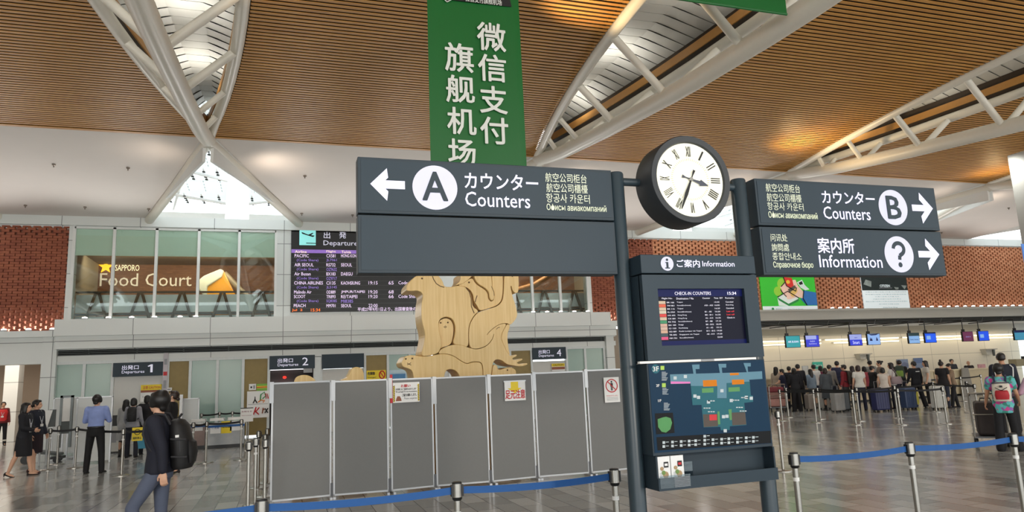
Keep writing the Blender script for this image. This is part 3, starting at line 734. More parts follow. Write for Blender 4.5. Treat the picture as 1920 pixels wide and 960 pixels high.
rows = [('BR 166', 'Taipei', '', '15:05', 'Canceled'), ('TW 0851', 'Seoul(Incheon)', 'A30 - A32', '16:00', 'Boarding'), ('BR 116', 'Taipei', '', '16:20', 'Canceled'), ('KL 0769', 'Seoul(Incheon)', 'B1 - B5', '16:20', ''), ('HX 693', 'Hong Kong', 'B8 - B11', '16:35', ''), ('CX 581', 'Hong Kong', 'A6 - A10', '16:35', 'Check in'),
        ('RS 732', 'Seoul(Incheon)', 'B7 - B8', '17:10', ''), ('BX 183', 'Daegu', 'B8 - B10', '18:40', ''), ('CI 135', 'Kaohsiung', 'A1 - A5', '19:15', ''), ('OD 889', 'Kuala Lumpur via Taipei', 'B11 - B12', '19:20', ''), ('TR 893', 'Singapore via Taipei', 'A8 - A10', '19:20', ''), ('MM 701', 'Seoul(Incheon)', '', '22:00', '')]
for k_, (a, c, d, e, f) in enumerate(rows):
    z = Z1-.094-.0215*k_; g.build('flight_row', m_led, t); g = MB()
    g.text(a, X0+.075, X0+.13, z, z+.009, y)
    g.text(c, X0+.15, X0+.15+.0075*len(c), z, z+.010, y)
    if d: g.text(d, X0+.36, X0+.36+.0075*len(d), z, z+.009, y)
    g.text(e, X0+.44, X0+.48, z, z+.009, y)
    if f: g.text(f, X0+.53, X0+.53+.0075*len(f), z, z+.010, y)
g.build('flight_row', m_led, t)
g = MB(); z = Z1-.094-.0215*3
g.text('Last call', X0+.53, X0+.59, z, z+.01, y); g.text('Last call', X0+.53, X0+.59, z-.0215, z-.0115, y); g.build('red_rows', M('lit red text', (220, 40, 50), .4, emit=.7), t)
cols = [(214, 190, 160), (226, 84, 40), (214, 190, 160), (220, 206, 180), (220, 40, 30), (214, 190, 160), (30, 140, 90), (214, 170, 150), (214, 180, 160), (214, 170, 140), (20, 60, 70), (226, 60, 120)]
for k_, c in enumerate(cols):
    z = Z1-.094-.0215*k_; MB().rect(X0+.008, X0+.065, z-.005, z+.0145, y).build('airline_tile', M('tile %d %d %d' % c, tuple(int(v*.85) for v in c), .4, emit=.25), t)
# white tape line between the screen and the map
t = T('edge_strip', 'thin white strip between the flight screen and the map', 'strip', (2.6, HY, 1.73))
MB().box(2.17, 3.05, HY-.01, HY+.02, 1.728, 1.742).build('strip', m_paper, t)
MB().box(2.62, 2.72, HY-.012, HY-.009, 1.728, 1.742).build('clip', m_grey2, t)
# floor map board
t = T('map_board', 'teal blue terminal floor map board on the post', 'map', (2.68, HY+.1, 1.17))
X0, X1, Z0, Z1 = 2.235, 3.115, 1.17, 1.722
MB().box(X0-.01, X1+.01, HY+.005, 4.30, Z0-.02, Z1+.005).build('board', m_slate, t, bevel=.003)
MB().rect(X0, X1, Z0, Z1, HY+.002).build('blue_ground', M('map blue', (6, 46, 72), .5, var=.04, spec=.2), t)
def mp4(u, v): # map crop pixel (923x960 crop of 1200..1450 x 660..920) to board
    p = AY(1200+u*250/923, 660+v*260/960, HY); return p.x, p.z
def mpoly(pts, y): g = MB(); g.poly([mp4(*q) for q in pts], y); return g
y = HY+.0005
mpoly([(115, 590), (905, 545), (908, 630), (122, 682)], y).build('legend_band', M('map black band', (9, 12, 15), .5, spec=.2), t)
m_mapl = M('map pale blue', (96, 136, 154), .5, var=.03, spec=.2); m_mapm = M('map mid teal', (42, 100, 112), .5, var=.05, spec=.2)
g = mpoly([(208, 155), (370, 150), (360, 88), (412, 86), (412, 118), (385, 118), (388, 150), (553, 145), (542, 82), (597, 82), (597, 108), (566, 108), (570, 145), (740, 140), (716, 76), (767, 76), (767, 100), (745, 100), (748, 138), (845, 133), (848, 186), (756, 192), (760, 205), (600, 215), (600, 320), (535, 320), (535, 235), (352, 235), (350, 218), (212, 222)], y); g.build('concourse', m_mapl, t)
mpoly([(352, 236), (534, 232), (536, 322), (600, 322), (602, 215), (760, 206), (768, 300), (782, 302), (784, 345), (722, 352), (738, 506), (622, 514), (622, 540), (560, 542), (556, 518), (440, 522), (426, 366), (364, 368)], y+.0002).build('hall', m_mapm, t)
for pts in ([(435, 196), (530, 192), (534, 236), (438, 240)], [(636, 192), (720, 190), (722, 222), (638, 226)], [(622, 146), (684, 144), (684, 160), (624, 162)]): mpoly(pts, y-.0004).build('orange_zone', M('map orange', (204, 120, 16), .5, spec=.2), t)
for pts in ([(436, 432), (536, 428), (540, 514), (442, 520)], [(634, 420), (728, 416), (736, 502), (640, 508)]): mpoly(pts, y-.0004).build('brown_zone', M('map brown', (86, 78, 72), .5, spec=.2), t)
mpoly([(212, 204), (348, 206), (348, 218), (214, 220)], y-.0004).build('pink_zone', M('map pink', (214, 110, 180), .4), t)
mpoly([(480, 434), (532, 432), (533, 472), (482, 474)], y-.0006).build('red_marker', m_red, t)
for pts in ([(428, 252), (508, 248), (509, 280), (430, 283)], [(612, 246), (690, 242), (692, 272), (613, 276)], [(536, 412), (550, 411), (556, 500), (540, 502)], [(612, 398), (634, 396), (636, 470), (622, 472)]): mpoly(pts, y-.0004).build('green_zone', M('map green', (92, 146, 92), .5, spec=.2), t)
g = MB()
for u, v in ((405, 314), (474, 346), (632, 336), (567, 268), (736, 314), (770, 320), (380, 305), (578, 448), (602, 445), (243, 180), (314, 170), (590, 545)): g.poly([mp4(u-11, v-11), mp4(u+11, v-11), mp4(u+11, v+11), mp4(u-11, v+11)], y-.0008)
for u in (165, 225, 285, 340, 385, 448, 505, 565, 615, 675, 735, 785):
    for q in range(3):
        if (u*7+q*3) % 5 == 0: continue
        v = 600-(u-165)*.058+q*27
        g.poly([mp4(u-9, v-9), mp4(u+9, v-9), mp4(u+9, v+9), mp4(u-9, v+9)], y-.0008); g.poly([mp4(u+14, v-5), mp4(u+34, v-6), mp4(u+34, v-2), mp4(u+14, v-1)], y-.0008)
for (u, v, n_) in ((150, 138, 8), (155, 250, 6), (165, 352, 7)):
    for q in range(n_): g.poly([mp4(u, v+q*8), mp4(u+28+(q*13) % 17, v+q*8), mp4(u+28+(q*13) % 17, v+q*8+3), mp4(u, v+q*8+3)], y-.0008)
for (u, v) in ((440, 385), (470, 410), (665, 380), (690, 405), (700, 312), (470, 335), (640, 330)):
    for q in range(3): g.poly([mp4(u+q*17, v), mp4(u+q*17+13, v), mp4(u+q*17+13, v+7), mp4(u+q*17, v+7)], y-.0008)
g.build('map_symbols', M('map white', (190, 200, 204), .5, spec=.2), t)
c3 = mp4(108, 117); MB().disc(c3, .029, y-.0002, 28).build('floor_badge', m_mapm, t)
g = MB(); yy = y-.001
for s_, u, v, hh in (('3F', 108, 117, .03), ('2F', 122, 232, .016), ('1F', 135, 337, .016)):
    c = mp4(u, v); g.text(s_, c[0]-hh*.72, c[0]+hh*.72, c[1]-hh/2, c[1]+hh/2, yy, .03)
g.build('floor_lettering', m_paper, t)
for u, v, cc in ((155, 110, 0), (165, 230, 1)): mpoly([(u-13, v-14), (u+13, v-14), (u+13, v+14), (u-13, v+14)], y-.0006).build('floor_icon', M('map lime', (160, 196, 70), .4), t)
mpoly([(104, 425), (228, 420), (240, 560), (112, 570)], y-.0002).build('inset_ground', M('map black band', (9, 12, 15), .5, spec=.2), t)
mpoly([(122, 465), (160, 452), (180, 448), (212, 458), (222, 490), (210, 535), (180, 558), (150, 552), (126, 520)], y-.0005).build('inset_terminal', M('map inset green', (86, 146, 90), .5, spec=.2), t)
# leaflet rack
t = T('leaflet_rack', 'dark slate leaflet shelf at the foot of the map board', 'shelf', (2.68, HY+.1, .94))
g = MB(); g.box(2.235, 3.125, HY+.10, 4.30, .94, 1.148); g.build('back', m_slate, t)
MB().box(2.235, 3.125, HY-.005, HY+.10, .94, .955).build('shelf', m_slate, t)
MB().box(2.235, 3.125, HY-.02, HY-.005, .94, 1.015).build('lip', m_slate2, t)
for x in (2.235, 3.113): MB().box(x, x+.012, HY-.005, HY+.10, .955, 1.148).build('end_panel', m_slate, t)
m_acr = glass('clear acrylic', (225, 232, 236), .04)
MB().box(2.245, 2.46, HY-.024, HY-.021, .955, 1.03).build('acrylic_pocket', m_acr, t)
MB().box(2.47, 2.545, HY+.08, HY+.083, 1.0, 1.09).build('acrylic_pocket', m_acr, t)
g = MB()
for q in range(7): g.rect(2.345, 2.455, .958+q*.009, .961+q*.009, HY-.0255)
g.build('ribbed_label', m_grey2, t)
def leaflet(x0, lab):
    t = T('leaflet_stack', lab, 'leaflet', (x0+.045, HY+.03, .956))
    MB().box(x0, x0+.09, HY+.012, HY+.07, .956, 1.143).build('leaflets', m_paper, t)
    g = MB(); y = HY+.010; g.rect(x0+.045, x0+.078, 1.075, 1.11, y); g.build('cover_square', m_black2, t)
    g = MB(); g.rect(x0+.05, x0+.072, 1.085, 1.10, y-.001); g.build('cover_mark', m_red if 'right' in lab else m_paper, t)
    g = MB(); g.ell((x0+.03, y, 1.07), (.013, .001, .012)); g.ell((x0+.055, y, 1.03), (.02, .001, .022)); g.build('cover_picture', M('leaflet photo', (170, 140, 100), .5, var=.6, scale=90), t)
    g = MB(); g.ell((x0+.04, y-.001, 1.045), (.014, .001, .014)); g.ell((x0+.062, y-.001, .99), (.014, .001, .012)); g.build('cover_picture', M('leaflet green', (110, 140, 70), .5, var=.4, scale=90), t)
    g = MB()
    for q in range(6): g.rect(x0+.012, x0+.03, 1.04-q*.008, 1.043-q*.008, y)
    g.build('cover_text', m_grey2, t)
leaflet(2.252, 'stack of white photo leaflets at the left end of the shelf')
leaflet(2.350, 'second stack of white photo leaflets, right beside the first')

# ------------------------------------------------------------------ clock
t = T('clock', 'large round station clock with Roman numerals between the posts', 'clock', (2.685, 4.2, 2.95))
cx, cz = f4(1293.5, 337, 4.1); cy = 4.10; RR = .315
MB().lathe([(.262, .0), (.27, -.02), (RR-.006, -.022), (RR, -.012), (RR, .20), (RR-.02, .215), (.05, .215)], (cx, cy, cz), 'Y', 64).build('case', M('clock case', (46, 50, 54), .45), t, True)
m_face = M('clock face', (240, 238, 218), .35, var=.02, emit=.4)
MB().lathe([(.002, -.002), (.263, -.002), (.263, .004), (.002, .004)], (cx, cy, cz), 'Y', 64).build('dial', m_face, t)
g = MB(); ym = cy-.006
nums = ['XII', 'I', 'II', 'III', 'IIII', 'V', 'VI', 'VII', 'VIII', 'IX', 'X', 'XI']
for k_, s_ in enumerate(nums):
    g = MB(); a = R(30*k_); n0 = g.n(); wd = {1: .012, 2: .026, 3: .036, 4: .05}[len(s_)] if s_ not in ('V', 'X') else .028
    g.text(s_, -wd/2, wd/2, .165, .238, 0, .02); g.xf(n0, Matrix.Translation((cx, ym, cz)) @ Matrix.Rotation(a, 4, 'Y')); g.build('numeral', m_black2, t)
g = MB()
for k_ in range(60):
    a = R(6*k_); r0, r1 = .135, (.15 if k_ % 5 else .155); h = .0012
    d = Vector((math.sin(a), math.cos(a))); n_ = Vector((d.y, -d.x))
    g.poly([tuple(Vector((cx, cz))+d*r0+n_*h), tuple(Vector((cx, cz))+d*r0-n_*h), tuple(Vector((cx, cz))+d*r1-n_*h), tuple(Vector((cx, cz))+d*r1+n_*h)], ym)
g.build('minute_track', M('gold track', (196, 176, 90), .5), t)
def hand(name, ang, ln, pts, mat, y):
    g = MB(); d = Vector((math.sin(R(ang)), math.cos(R(ang)))); n_ = Vector((d.y, -d.x))
    poly = [Vector((cx, cz))+d*(u*ln)+n_*v for u, v in pts]+[Vector((cx, cz))+d*(u*ln)-n_*v for u, v in reversed(pts) if v > 0]
    g.prism([tuple(p) for p in poly], y-.002, y); g.build(name, mat, t)
hand('minute_hand', 204, .235, [(-.30, .010), (-.12, .004), (.05, .006), (.5, .013), (.62, .010), (.9, .006), (1, .003)], m_black2, cy-.018)
hand('hour_hand', 107, .14, [(-.5, .012), (-.3, .004), (.1, .006), (.5, .012), (.55, .024), (.75, .014), (1, .002)], M('hour hand grey', (70, 74, 86), .4), cy-.012)
MB().lathe([(.014, -.022), (.014, 0)], (cx, cy, cz), 'Y', 20).build('hub', m_chrome, t, True)
for a, c in ((2.22, cx-RR+.02), (cx+RR-.02, 3.15)): MB().cyl((a, 4.26, 2.985), (c, 4.26, 2.985), .028).build('bracket', m_post, t, True)

# ------------------------------------------------------------------ green banners
m_green = M('green banner vinyl', (13, 94, 38), .42, var=.03, scale=1)
BY = 8.0
t = T('hanging_banner', 'tall green banner with white Chinese lettering above the circled A sign', 'banner', (2.27, BY, 4.1))
g = MB(); x0, x1 = 1.665, 2.875; k_ = 24; r1, r2 = [], []
zs = [4.1+i*(6.95-4.1)/10 for i in range(11)]
for i in range(k_):
    pass
n_x = 24
vs = [[g.bm.verts.new((x0+(x1-x0)*i/n_x, BY+.018*math.sin(i/n_x*9+z*.5)*(.3 if 2 < i < n_x-2 else 1.2), z)) for i in range(n_x+1)] for z in zs]
for a, c in zip(vs, vs[1:]):
    for i in range(n_x): g.bm.faces.new((a[i], a[i+1], c[i+1], c[i]))
g.build('cloth', m_green, t, True)
MB().cyl((x0-.03, BY, 6.97), (x1+.03, BY, 6.97), .025).build('top_bar', m_alu, t, True)
for x in (x0+.05, x1-.05): MB().cyl((x, BY, 6.97), (x, BY, 8.5), .006, 6).build('cable', m_alu, t)
def bp4(x, y): p = AY(x, y, BY); return p.x, p.z
m_bl = M('banner white', (214, 218, 212), .5, var=.02)
g = MB()
for s_, u0, v0, u1, v1 in (('微', 894, 46, 946, 97), ('信', 896, 105, 947, 154), ('支', 899, 164, 949, 214), ('付', 900, 222, 951, 271), ('旗', 834, 84, 886, 136), ('舰', 836, 144, 888, 194), ('机', 838, 204, 891, 253), ('场', 840, 263, 890, 312)):
    a, c = bp4(u0, (v0+v1)/2), bp4(u1, (v0+v1)/2); zt, zb = bp4((u0+u1)/2, v0)[1], bp4((u0+u1)/2, v1)[1]
    g.text(s_, a[0], c[0], zb, zt, BY-.03, .035)
g.build('lettering', m_bl, t)
g = MB(); g.poly([bp4(840, -18), bp4(960, -8), bp4(955, 2), bp4(958, 15), bp4(846, 2)], BY-.028); g.build('ribbon', m_black2, t)
g = MB(); g.text('微信支付旗舰机场', bp4(871, 0)[0], bp4(939, 4)[0], bp4(905, 9)[1], bp4(905, -3)[1], BY-.032, .02); g.build('ribbon_lettering', m_bl, t)
g = MB(); g.poly([bp4(826, -16), bp4(850, -14), bp4(849, 0), bp4(837, 7), bp4(828, -2)], BY-.034); g.build('shield', M('shield grey', (66, 58, 60), .5), t)
g = MB()
for a, c in (((828, -2), (837, 6.5)), ((837, 6.5), (849, 0))):
    (xa, za), (xb, zb_) = bp4(*a), bp4(*c); g.tube([(xa, BY-.037, za), (xb, BY-.037, zb_)], .006, 6)
g.build('shield_rim', m_bl, t)
t = T('hanging_banner', 'wide green banner whose lower edge shows at the top right', 'banner', (6.2, BY, 6.86))
MB().box(4.9, 7.15, BY-.006, BY+.006, 6.86, 8.1).build('cloth', m_green, t)
MB().cyl((4.9, BY, 6.875), (7.15, BY, 6.875), .02).build('hem_bar', m_green, t, True)
for x in (5.0, 7.05): MB().cyl((x, BY, 8.1), (x, BY, 8.5), .006, 6).build('cable', m_alu, t)

# ------------------------------------------------------------------ departures board on the wall
t = T('departure_board', 'large black LED departures board with purple and white rows', 'board', (2.9, WY-.1, 4.35))
bx0, bx1 = .26, 5.6; zt, zb = 7.36, 4.35
MB().box(bx0, bx1, WY-.12, WY-.02, zb, zt).build('panel', M('board black', (30, 34, 38), .4), t)
DY = WY-.125
def d4(x, y): p = AY(x, y, DY); return p.x, p.z
def dtext(g, s_, x0, x1, y0, y1, bold=.02):
    a, c = d4(x0, (y0+y1)/2), d4(x1, (y0+y1)/2); xm = (x0+x1)/2; g.text(s_, a[0], c[0], d4(xm, y1)[1], d4(xm, y0)[1], DY-.004, bold)
g = MB(); dtext(g, '出', 607, 619, 435, 447); dtext(g, '発', 636, 649, 435, 447); dtext(g, 'Departures', 606.5, 676, 451.5, 463, .015); g.build('title_lettering', m_signwhite, t)
g = MB(); pa, pb = d4(561.5, 429), d4(592, 460); g.rect(pa[0], pb[0], pb[1], pa[1], DY); g.build('plane_pictogram', M('pictogram cyan', (140, 222, 220), .4, emit=.6), t)
g = MB(); g.poly([d4(565, 436), d4(567, 435.5), d4(578, 440), d4(586, 436.5), d4(588, 437), d4(583, 441), d4(588.5, 441.5), d4(590, 442), d4(587, 444.5), d4(580, 442.5), d4(567, 438.5)], DY-.004); g.poly([d4(574, 455), d4(592, 455.5), d4(592, 457), d4(574, 456.5)], DY-.004); g.build('plane_silhouette', m_black2, t)
hz1, hz0 = d4(620, 468.5)[1], d4(620, 475)[1]
MB().rect(bx0, bx1, hz0, hz1, DY).build('header_row', M('purple LED row', (140, 106, 190), .4, emit=.5), t)
m_l1 = M('LED white', (222, 204, 232), .4, emit=.7); m_l2 = M('LED violet', (142, 118, 200), .4, emit=.7)
g = MB(); dtext(g, 'Airline', 553, 575, 469.5, 474.5, .03); dtext(g, 'Flight', 612, 629.5, 469.5, 474.5, .03); dtext(g, 'To/via', 640.5, 658, 470, 475, .03); g.build('header_lettering', M('LED cream', (240, 220, 200), .4, emit=.7), t)
g = MB(); g2 = MB(); hl = MB()
rw = [(476.5, 'PACIFIC', 579, 'CX581', 'HONG KONG', 672, '', ''), (485, 0, 0, 'JL7061', '', 0, '', ''), (493.5, 'AIR SEOUL', 588, 'RS732', 'SEOUL', 660, '', ''), (502, 0, 0, 'OZ9632', '', 0, '', ''), (510.5, 'Air Busan', 582.5, 'BX183', 'DAEGU', 661, '', ''), (519, 0, 0, 'OZ9717', '', 0, '', ''), (527.5, 'CHINA AIRLINES', 605.5, 'CI135', 'KAOHSIUNG', 675, '19:15', '65'),
      (536, 0, 0, 'JL5145', '', 0, '', ''), (544.5, 'Malindo Air', 584, 'OD889', 'JMPUR/TAIPEI', 684, '19:20', '68'), (553, 'SCOOT', 572.5, 'TR893', 'RE/TAIPEI', 670, '19:20', '66'), (561.5, 0, 0, 'SQ8385', 'MI8385', 662, '', ''), (570, 'PEACH', 573, 'MM701', 'SEOUL', 659, '22:00', '')]
for y0, al, xr, fl, to, xt, tm, gt in rw:
    x0 = 552.5-(y0-476)*.018; g = MB(); g2 = MB()
    if al: dtext(g, al, x0, xr, y0, y0+6, .03)
    else: dtext(g2, '(Code Share)', 556.5, 597, y0+.3, y0+6.3, 0)
    dtext(g if al else g2, fl, 612, 629 if al else 631.5, y0+.2, y0+6.2, .03 if al else 0)
    if to: dtext(g if al else g2, to, 639.5, xt, y0+.2, y0+6.2, .03 if al else 0)
    if tm: dtext(g, tm, 691, 708, y0-.2, y0+6, .02)
    if gt: dtext(g, gt, 728.5, 738, y0-.4, y0+6, .02)
    if tm and al not in ('PEACH', 'Malindo Air'): dtext(g, 'Code Share', 747, 784, y0-.4, y0+5.6, .02)
    if al: g.build('flight_row', m_l1, t)
    else: g2.build('codeshare_row', m_l2, t)
    zz = d4(620, y0+7.4)[1]; hl.rect(bx0+.02, bx1-.02, zz-.008, zz, DY-.001)
g = MB(); dtext(g, '平成27年9月1日より、出国審査後の', 670.5, 780, 576, 583, .02)
g.build('message_row', m_l1, t); hl.build('row_lines', M('board line', (92, 94, 98), .5), t)
g = MB(); dtext(g, 'Jul  2', 547.5, 567, 579, 584.5, .03); dtext(g, '15:34', 583, 600.5, 578.5, 584, .03); g.build('clock_row', M('LED orange', (250, 120, 40), .4, emit=.8), t)

# ------------------------------------------------------------------ wooden animal sculpture
SY = 13.0; SD = .66
def c4(u, v): p = AY(740+u/4.8, 510+v/4.8, SY); return p.x, p.z
m_w1 = bpy.data.materials.new('pale carved timber'); m_w1.use_nodes = True
nt, N, L, b = nodes(m_w1)
tc = N.new('ShaderNodeTexCoord'); mp = N.new('ShaderNodeMapping'); mp.inputs['Scale'].default_value = (7, 1, .35); L.new(tc.outputs['Object'], mp.inputs[0])
nz = N.new('ShaderNodeTexNoise'); nz.inputs['Scale'].default_value = 4; nz.inputs['Detail'].default_value = 4; L.new(mp.outputs[0], nz.inputs['Vector'])
cr = N.new('ShaderNodeValToRGB'); cr.color_ramp.elements[0].color = lin((222, 188, 124)); cr.color_ramp.elements[1].color = lin((236, 206, 146)); cr.color_ramp.elements[0].position = .3; cr.color_ramp.elements[1].position = .7
L.new(nz.outputs['Fac'], cr.inputs[0]); L.new(cr.outputs[0], b.inputs['Base Color']); b.inputs['Roughness'].default_value = .42
def smooth_poly(pts, it=2):
    for _ in range(it):
        q = []
        for i in range(len(pts)):
            a, c = pts[i], pts[(i+1) % len(pts)]
            q += [(a[0]*.78+c[0]*.22, a[1]*.78+c[1]*.22), (a[0]*.22+c[0]*.78, a[1]*.22+c[1]*.78)]
        pts = q
    return pts
t = T('wooden_sculpture', 'tall pale wooden sculpture of interlocking carved animals behind the grey panels', 'sculpture', (c4(600, 600)[0], SY+SD/2, 0))
def piece(name, pts, dy=0., extra=None, d=SD):
    o = MB().prism([c4(*q) for q in smooth_poly(pts)], SY+dy, SY+dy+d).build(name, m_w1, t, bevel=.014, seg=2)
    return o
bear = piece('bear', [(105, 150), (112, 112), (160, 60), (200, 30), (345, 0), (395, 30), (432, 80), (448, 134), (520, 134), (562, 120), (637, 130), (682, 180), (697, 240), (702, 310), (762, 352), (720, 385), (680, 450), (664, 520), (667, 682), (600, 660), (522, 650), (545, 560), (547, 480), (522, 420), (465, 400), (412, 420), (392, 460), (400, 540), (425, 620), (415, 690), (388, 735), (300, 757), (235, 757), (265, 640), (276, 560), (241, 430), (240, 300), (256, 210), (240, 182), (200, 166), (150, 172), (110, 168)])
owl = piece('owl', [(402, 540), (397, 462), (420, 427), (465, 410), (512, 428), (538, 482), (535, 560), (515, 652), (440, 675), (417, 690), (425, 620)], .06, d=SD-.1)
swan = piece('deer', [(768, 356), (850, 332), (930, 306), (972, 260), (984, 180), (986, 0), (1112, 0), (1117, 90), (1114, 180), (1088, 192), (1062, 168), (1050, 120), (1042, 130), (1060, 220), (1092, 310), (1108, 400), (1045, 480), (1012, 458), (940, 468), (868, 518), (822, 570), (866, 570), (896, 550), (870, 618), (820, 668), (740, 693), (671, 680), (668, 522), (684, 452), (724, 388)])
hang = piece('squirrel', [(700, 0), (735, 100), (820, 150), (848, 185), (852, 235), (870, 260), (893, 247), (898, 190), (880, 130), (870, 60), (870, 0)], -.02, d=SD)
hare = piece('hare', [(642, 130), (566, 118), (620, 100), (700, 44), (732, 105), (815, 156), (843, 190), (848, 242), (870, 266), (898, 250), (902, 190), (884, 130), (876, 0), (980, 0), (979, 180), (966, 256), (926, 300), (850, 326), (768, 350), (746, 300), (716, 260), (712, 210), (690, 165)], .03, d=SD-.06)
cub = piece('hare_ear', [(595, 0), (700, 0), (698, 40), (622, 100), (566, 114), (540, 124), (595, 80)], .02, d=SD-.05)
fox = piece('fox', [(390, 738), (416, 692), (520, 652), (600, 657), (667, 682), (740, 699), (822, 673), (874, 620), (899, 552), (870, 571), (824, 573), (870, 521), (940, 471), (1013, 461), (974, 530), (953, 590), (978, 650), (1010, 722), (1045, 762), (1098, 740), (1100, 757), (1055, 775), (1072, 797), (1148, 776), (1152, 792), (1092, 816), (1122, 830), (1194, 818), (1197, 836), (1130, 852), (1048, 838), (1008, 830), (960, 790), (910, 785), (880, 820), (860, 1010), (800, 1010), (796, 842), (772, 806), (700, 806), (650, 825), (600, 800), (530, 751), (460, 733)], .0)
back = piece('fox_back', [(1016, 462), (1046, 482), (1016, 560), (1026, 680), (1044, 755), (1012, 722), (981, 650), (957, 590), (977, 530)], .02, d=SD-.04)
seal = piece('seal', [(75, 790), (95, 757), (150, 746), (235, 759), (300, 760), (390, 739), (460, 735), (530, 754), (600, 804), (650, 829), (700, 810), (768, 810), (792, 844), (798, 1010), (590, 1010), (582, 925), (545, 885), (500, 872), (455, 890), (438, 1010), (178, 1010), (160, 890), (120, 866), (75, 856), (60, 822)])
fish = piece('fish', [(886, 830), (930, 838), (936, 885), (1050, 848), (1112, 895), (1062, 1010), (872, 1010)], .04, d=SD-.08)
m_eye = M('carved dark mark', (92, 66, 36), .7)
def marks(par, pts, r=.018):
    g = MB()
    for u, v in pts: c = c4(u, v); yb = SY-.006+(.06 if par is owl else .03 if par is hare else .04 if par is fish else 0); g.ell((c[0], yb, c[1]), (r, .008, r))
    g.build('eye', m_eye, par, True)
marks(bear, [(246, 58)]); marks(hare, [(672, 92)]); marks(owl, [(420, 455), (485, 452)], .016); marks(seal, [(100, 782), (158, 778)], .016); marks(fish, [(1020, 882)], .014); marks(swan, [(1058, 40)], .012)
def groove(par, pts, r=.008, dy=0):
    g = MB(); g.tube([(c4(u, v)[0], SY-.001+dy, c4(u, v)[1]) for u, v in pts], r, 6); g.build('groove', m_eye, par)
groove(bear, [(340, 38), (352, 70), (375, 105), (410, 128), (446, 138)]); groove(bear, [(640, 140), (672, 180), (688, 240), (690, 310), (716, 372)])
groove(owl, [(448, 490), (460, 500), (474, 490)], .006, .06); groove(owl, [(455, 486), (468, 484)], .006, .06); groove(seal, [(112, 818), (128, 830), (146, 816)], .006); groove(seal, [(112, 836), (128, 828), (148, 838)], .006)
groove(fox, [(916, 515), (930, 500), (946, 498)], .006); groove(hare, [(745, 210), (735, 240), (728, 270)], .008, .03); groove(hare, [(868, 130), (890, 180), (893, 215)], .006, -.018)
p0, p1 = c4(150, 1005), c4(1090, 1005)
MB().box(p0[0], p1[0], SY-.05, SY+SD+.1, 0, p0[1]+.03).build('plinth', M('timber plinth', (180, 142, 92), .5), t)
def sy4(x, y): p = AY(x, y, SY+.3); return p.x, p.z
for nm, lab, pts, xb in (('wooden_mound', 'rounded pale wooden carving peeping over the leftmost grey panels', [(552, 714), (556, 706), (568, 702.5), (580, 704), (592, 712), (596, 730), (550, 730)], 572),
                         ('wooden_stump', 'upright pale wooden carving peeping over the second grey panel', [(640, 712), (650, 709), (656, 700), (659, 691), (668, 687.5), (678, 690), (682, 698), (683, 712), (684, 730), (640, 730)], 668)):
    tt = T(nm, lab, 'sculpture', (sy4(xb, 720)[0], SY+.5, 0))
    MB().prism([sy4(*q) for q in smooth_poly(pts, 2)], SY+.3, SY+.8).build('carving', m_w1, tt, bevel=.012)
    xa, xb2 = sy4(pts[0][0], 720)[0], sy4(pts[-2][0] if nm == 'wooden_mound' else 684, 720)[0]
    MB().box(xa-.02, xb2+.02, SY+.28, SY+.82, 0, sy4(xb, 727)[1]).build('stand', M('timber plinth', (180, 142, 92), .5), tt)

# ------------------------------------------------------------------ grey partition panels
m_panel = M('grey felt panel', (124, 125, 124), .85, var=.03, scale=40)
pb = [(504, 945), (623, 934), (732, 925), (817, 916), (920, 907), (1012, 900), (1102, 889), (1192, 880)]
pts = [G(*q) for q in pb]
PH = 1.745
names = ['leftmost grey partition panel, bare, at the left end of the row', 'second grey partition panel from the left, bare', 'grey partition panel carrying the striped construction notice', 'bare grey partition panel left of the red-lettered floor notice', 'grey partition panel carrying the red-lettered floor notice', 'bare grey partition panel left of the no-entry notice', 'grey partition panel carrying the no-entry notice, nearest the sign post']
panels = []
for k_ in range(7):
    a, c = pts[k_].copy(), pts[k_+1].copy(); a.y = 11.34+(.03 if k_ % 2 else -.03); c.y = 11.34+(-.03 if k_ % 2 else .03)
    t = T('partition_panel', names[k_], 'panel', (a.x, a.y, 0), 'grey partition panels', math.atan2(c.y-a.y, c.x-a.x))
    ln = (c-a).length; x0, x1 = .015, ln-.015
    ORG[t.name] = Vector((0, 0, 0))
    hh = PH+[.0, -.01, -.015, -.02, -.02, -.01, 0][k_]
    MB().box(x0+.02, x1-.02, -.012, .012, .05, hh-.02).build('felt_panel', m_panel, t)
    g = MB(); g.box(x0, x0+.025, -.018, .018, .03, hh); g.box(x1-.025, x1, -.018, .018, .03, hh); g.box(x0, x1, -.018, .018, hh-.025, hh); g.box(x0, x1, -.018, .018, .03, .055); g.build('frame', m_alu, t)
    for x in (x0+.02, x1-.02): MB().box(x-.02, x+.02, -.16, .16, 0, .03).build('foot', m_alu, t)
    MB().box(x0-.03, x0+.03, -.026, .026, hh-.42 if k_ in (3,) else hh-.3, hh+.012).build('hinge_cap', m_alu, t)
    MB().box(x1-.012, x1+.028, -.022, .022, .03, .22).build('lock', M('grey plastic', (92, 94, 98), .5), t)
    panels.append((t, a, c))
QY = 11.29
def q4(x, y): p = AY(x, y, QY); return p.x, p.z
def notice(name, lab, x0, y0, x1, y1):
    a, c = q4(x0, y0), q4(x1, y1); t = T(name, lab, 'notice', ((a[0]+c[0])/2, QY, c[1]))
    MB().box(a[0], c[0], QY, QY+.004, c[1], a[1]).build('sheet', m_paper, t); return t, a[0], c[0], c[1], a[1]
t, a, c, z0, z1 = notice('construction_notice', 'white notice with black and yellow striped edges and red heading', 736.5, 718, 787, 753); wd, hh = c-a, z1-z0
MB().box(a-.045, a-.005, QY-.002, QY+.006, z0+.0, z1+.13).build('red_tape', m_red, t)
g = MB(); g.text('お願い', a+.3*wd, a+.66*wd, z0+.76*hh, z0+.90*hh, QY-.001, .05); g.build('red_heading', m_red, t)
g = MB(); y = QY-.001
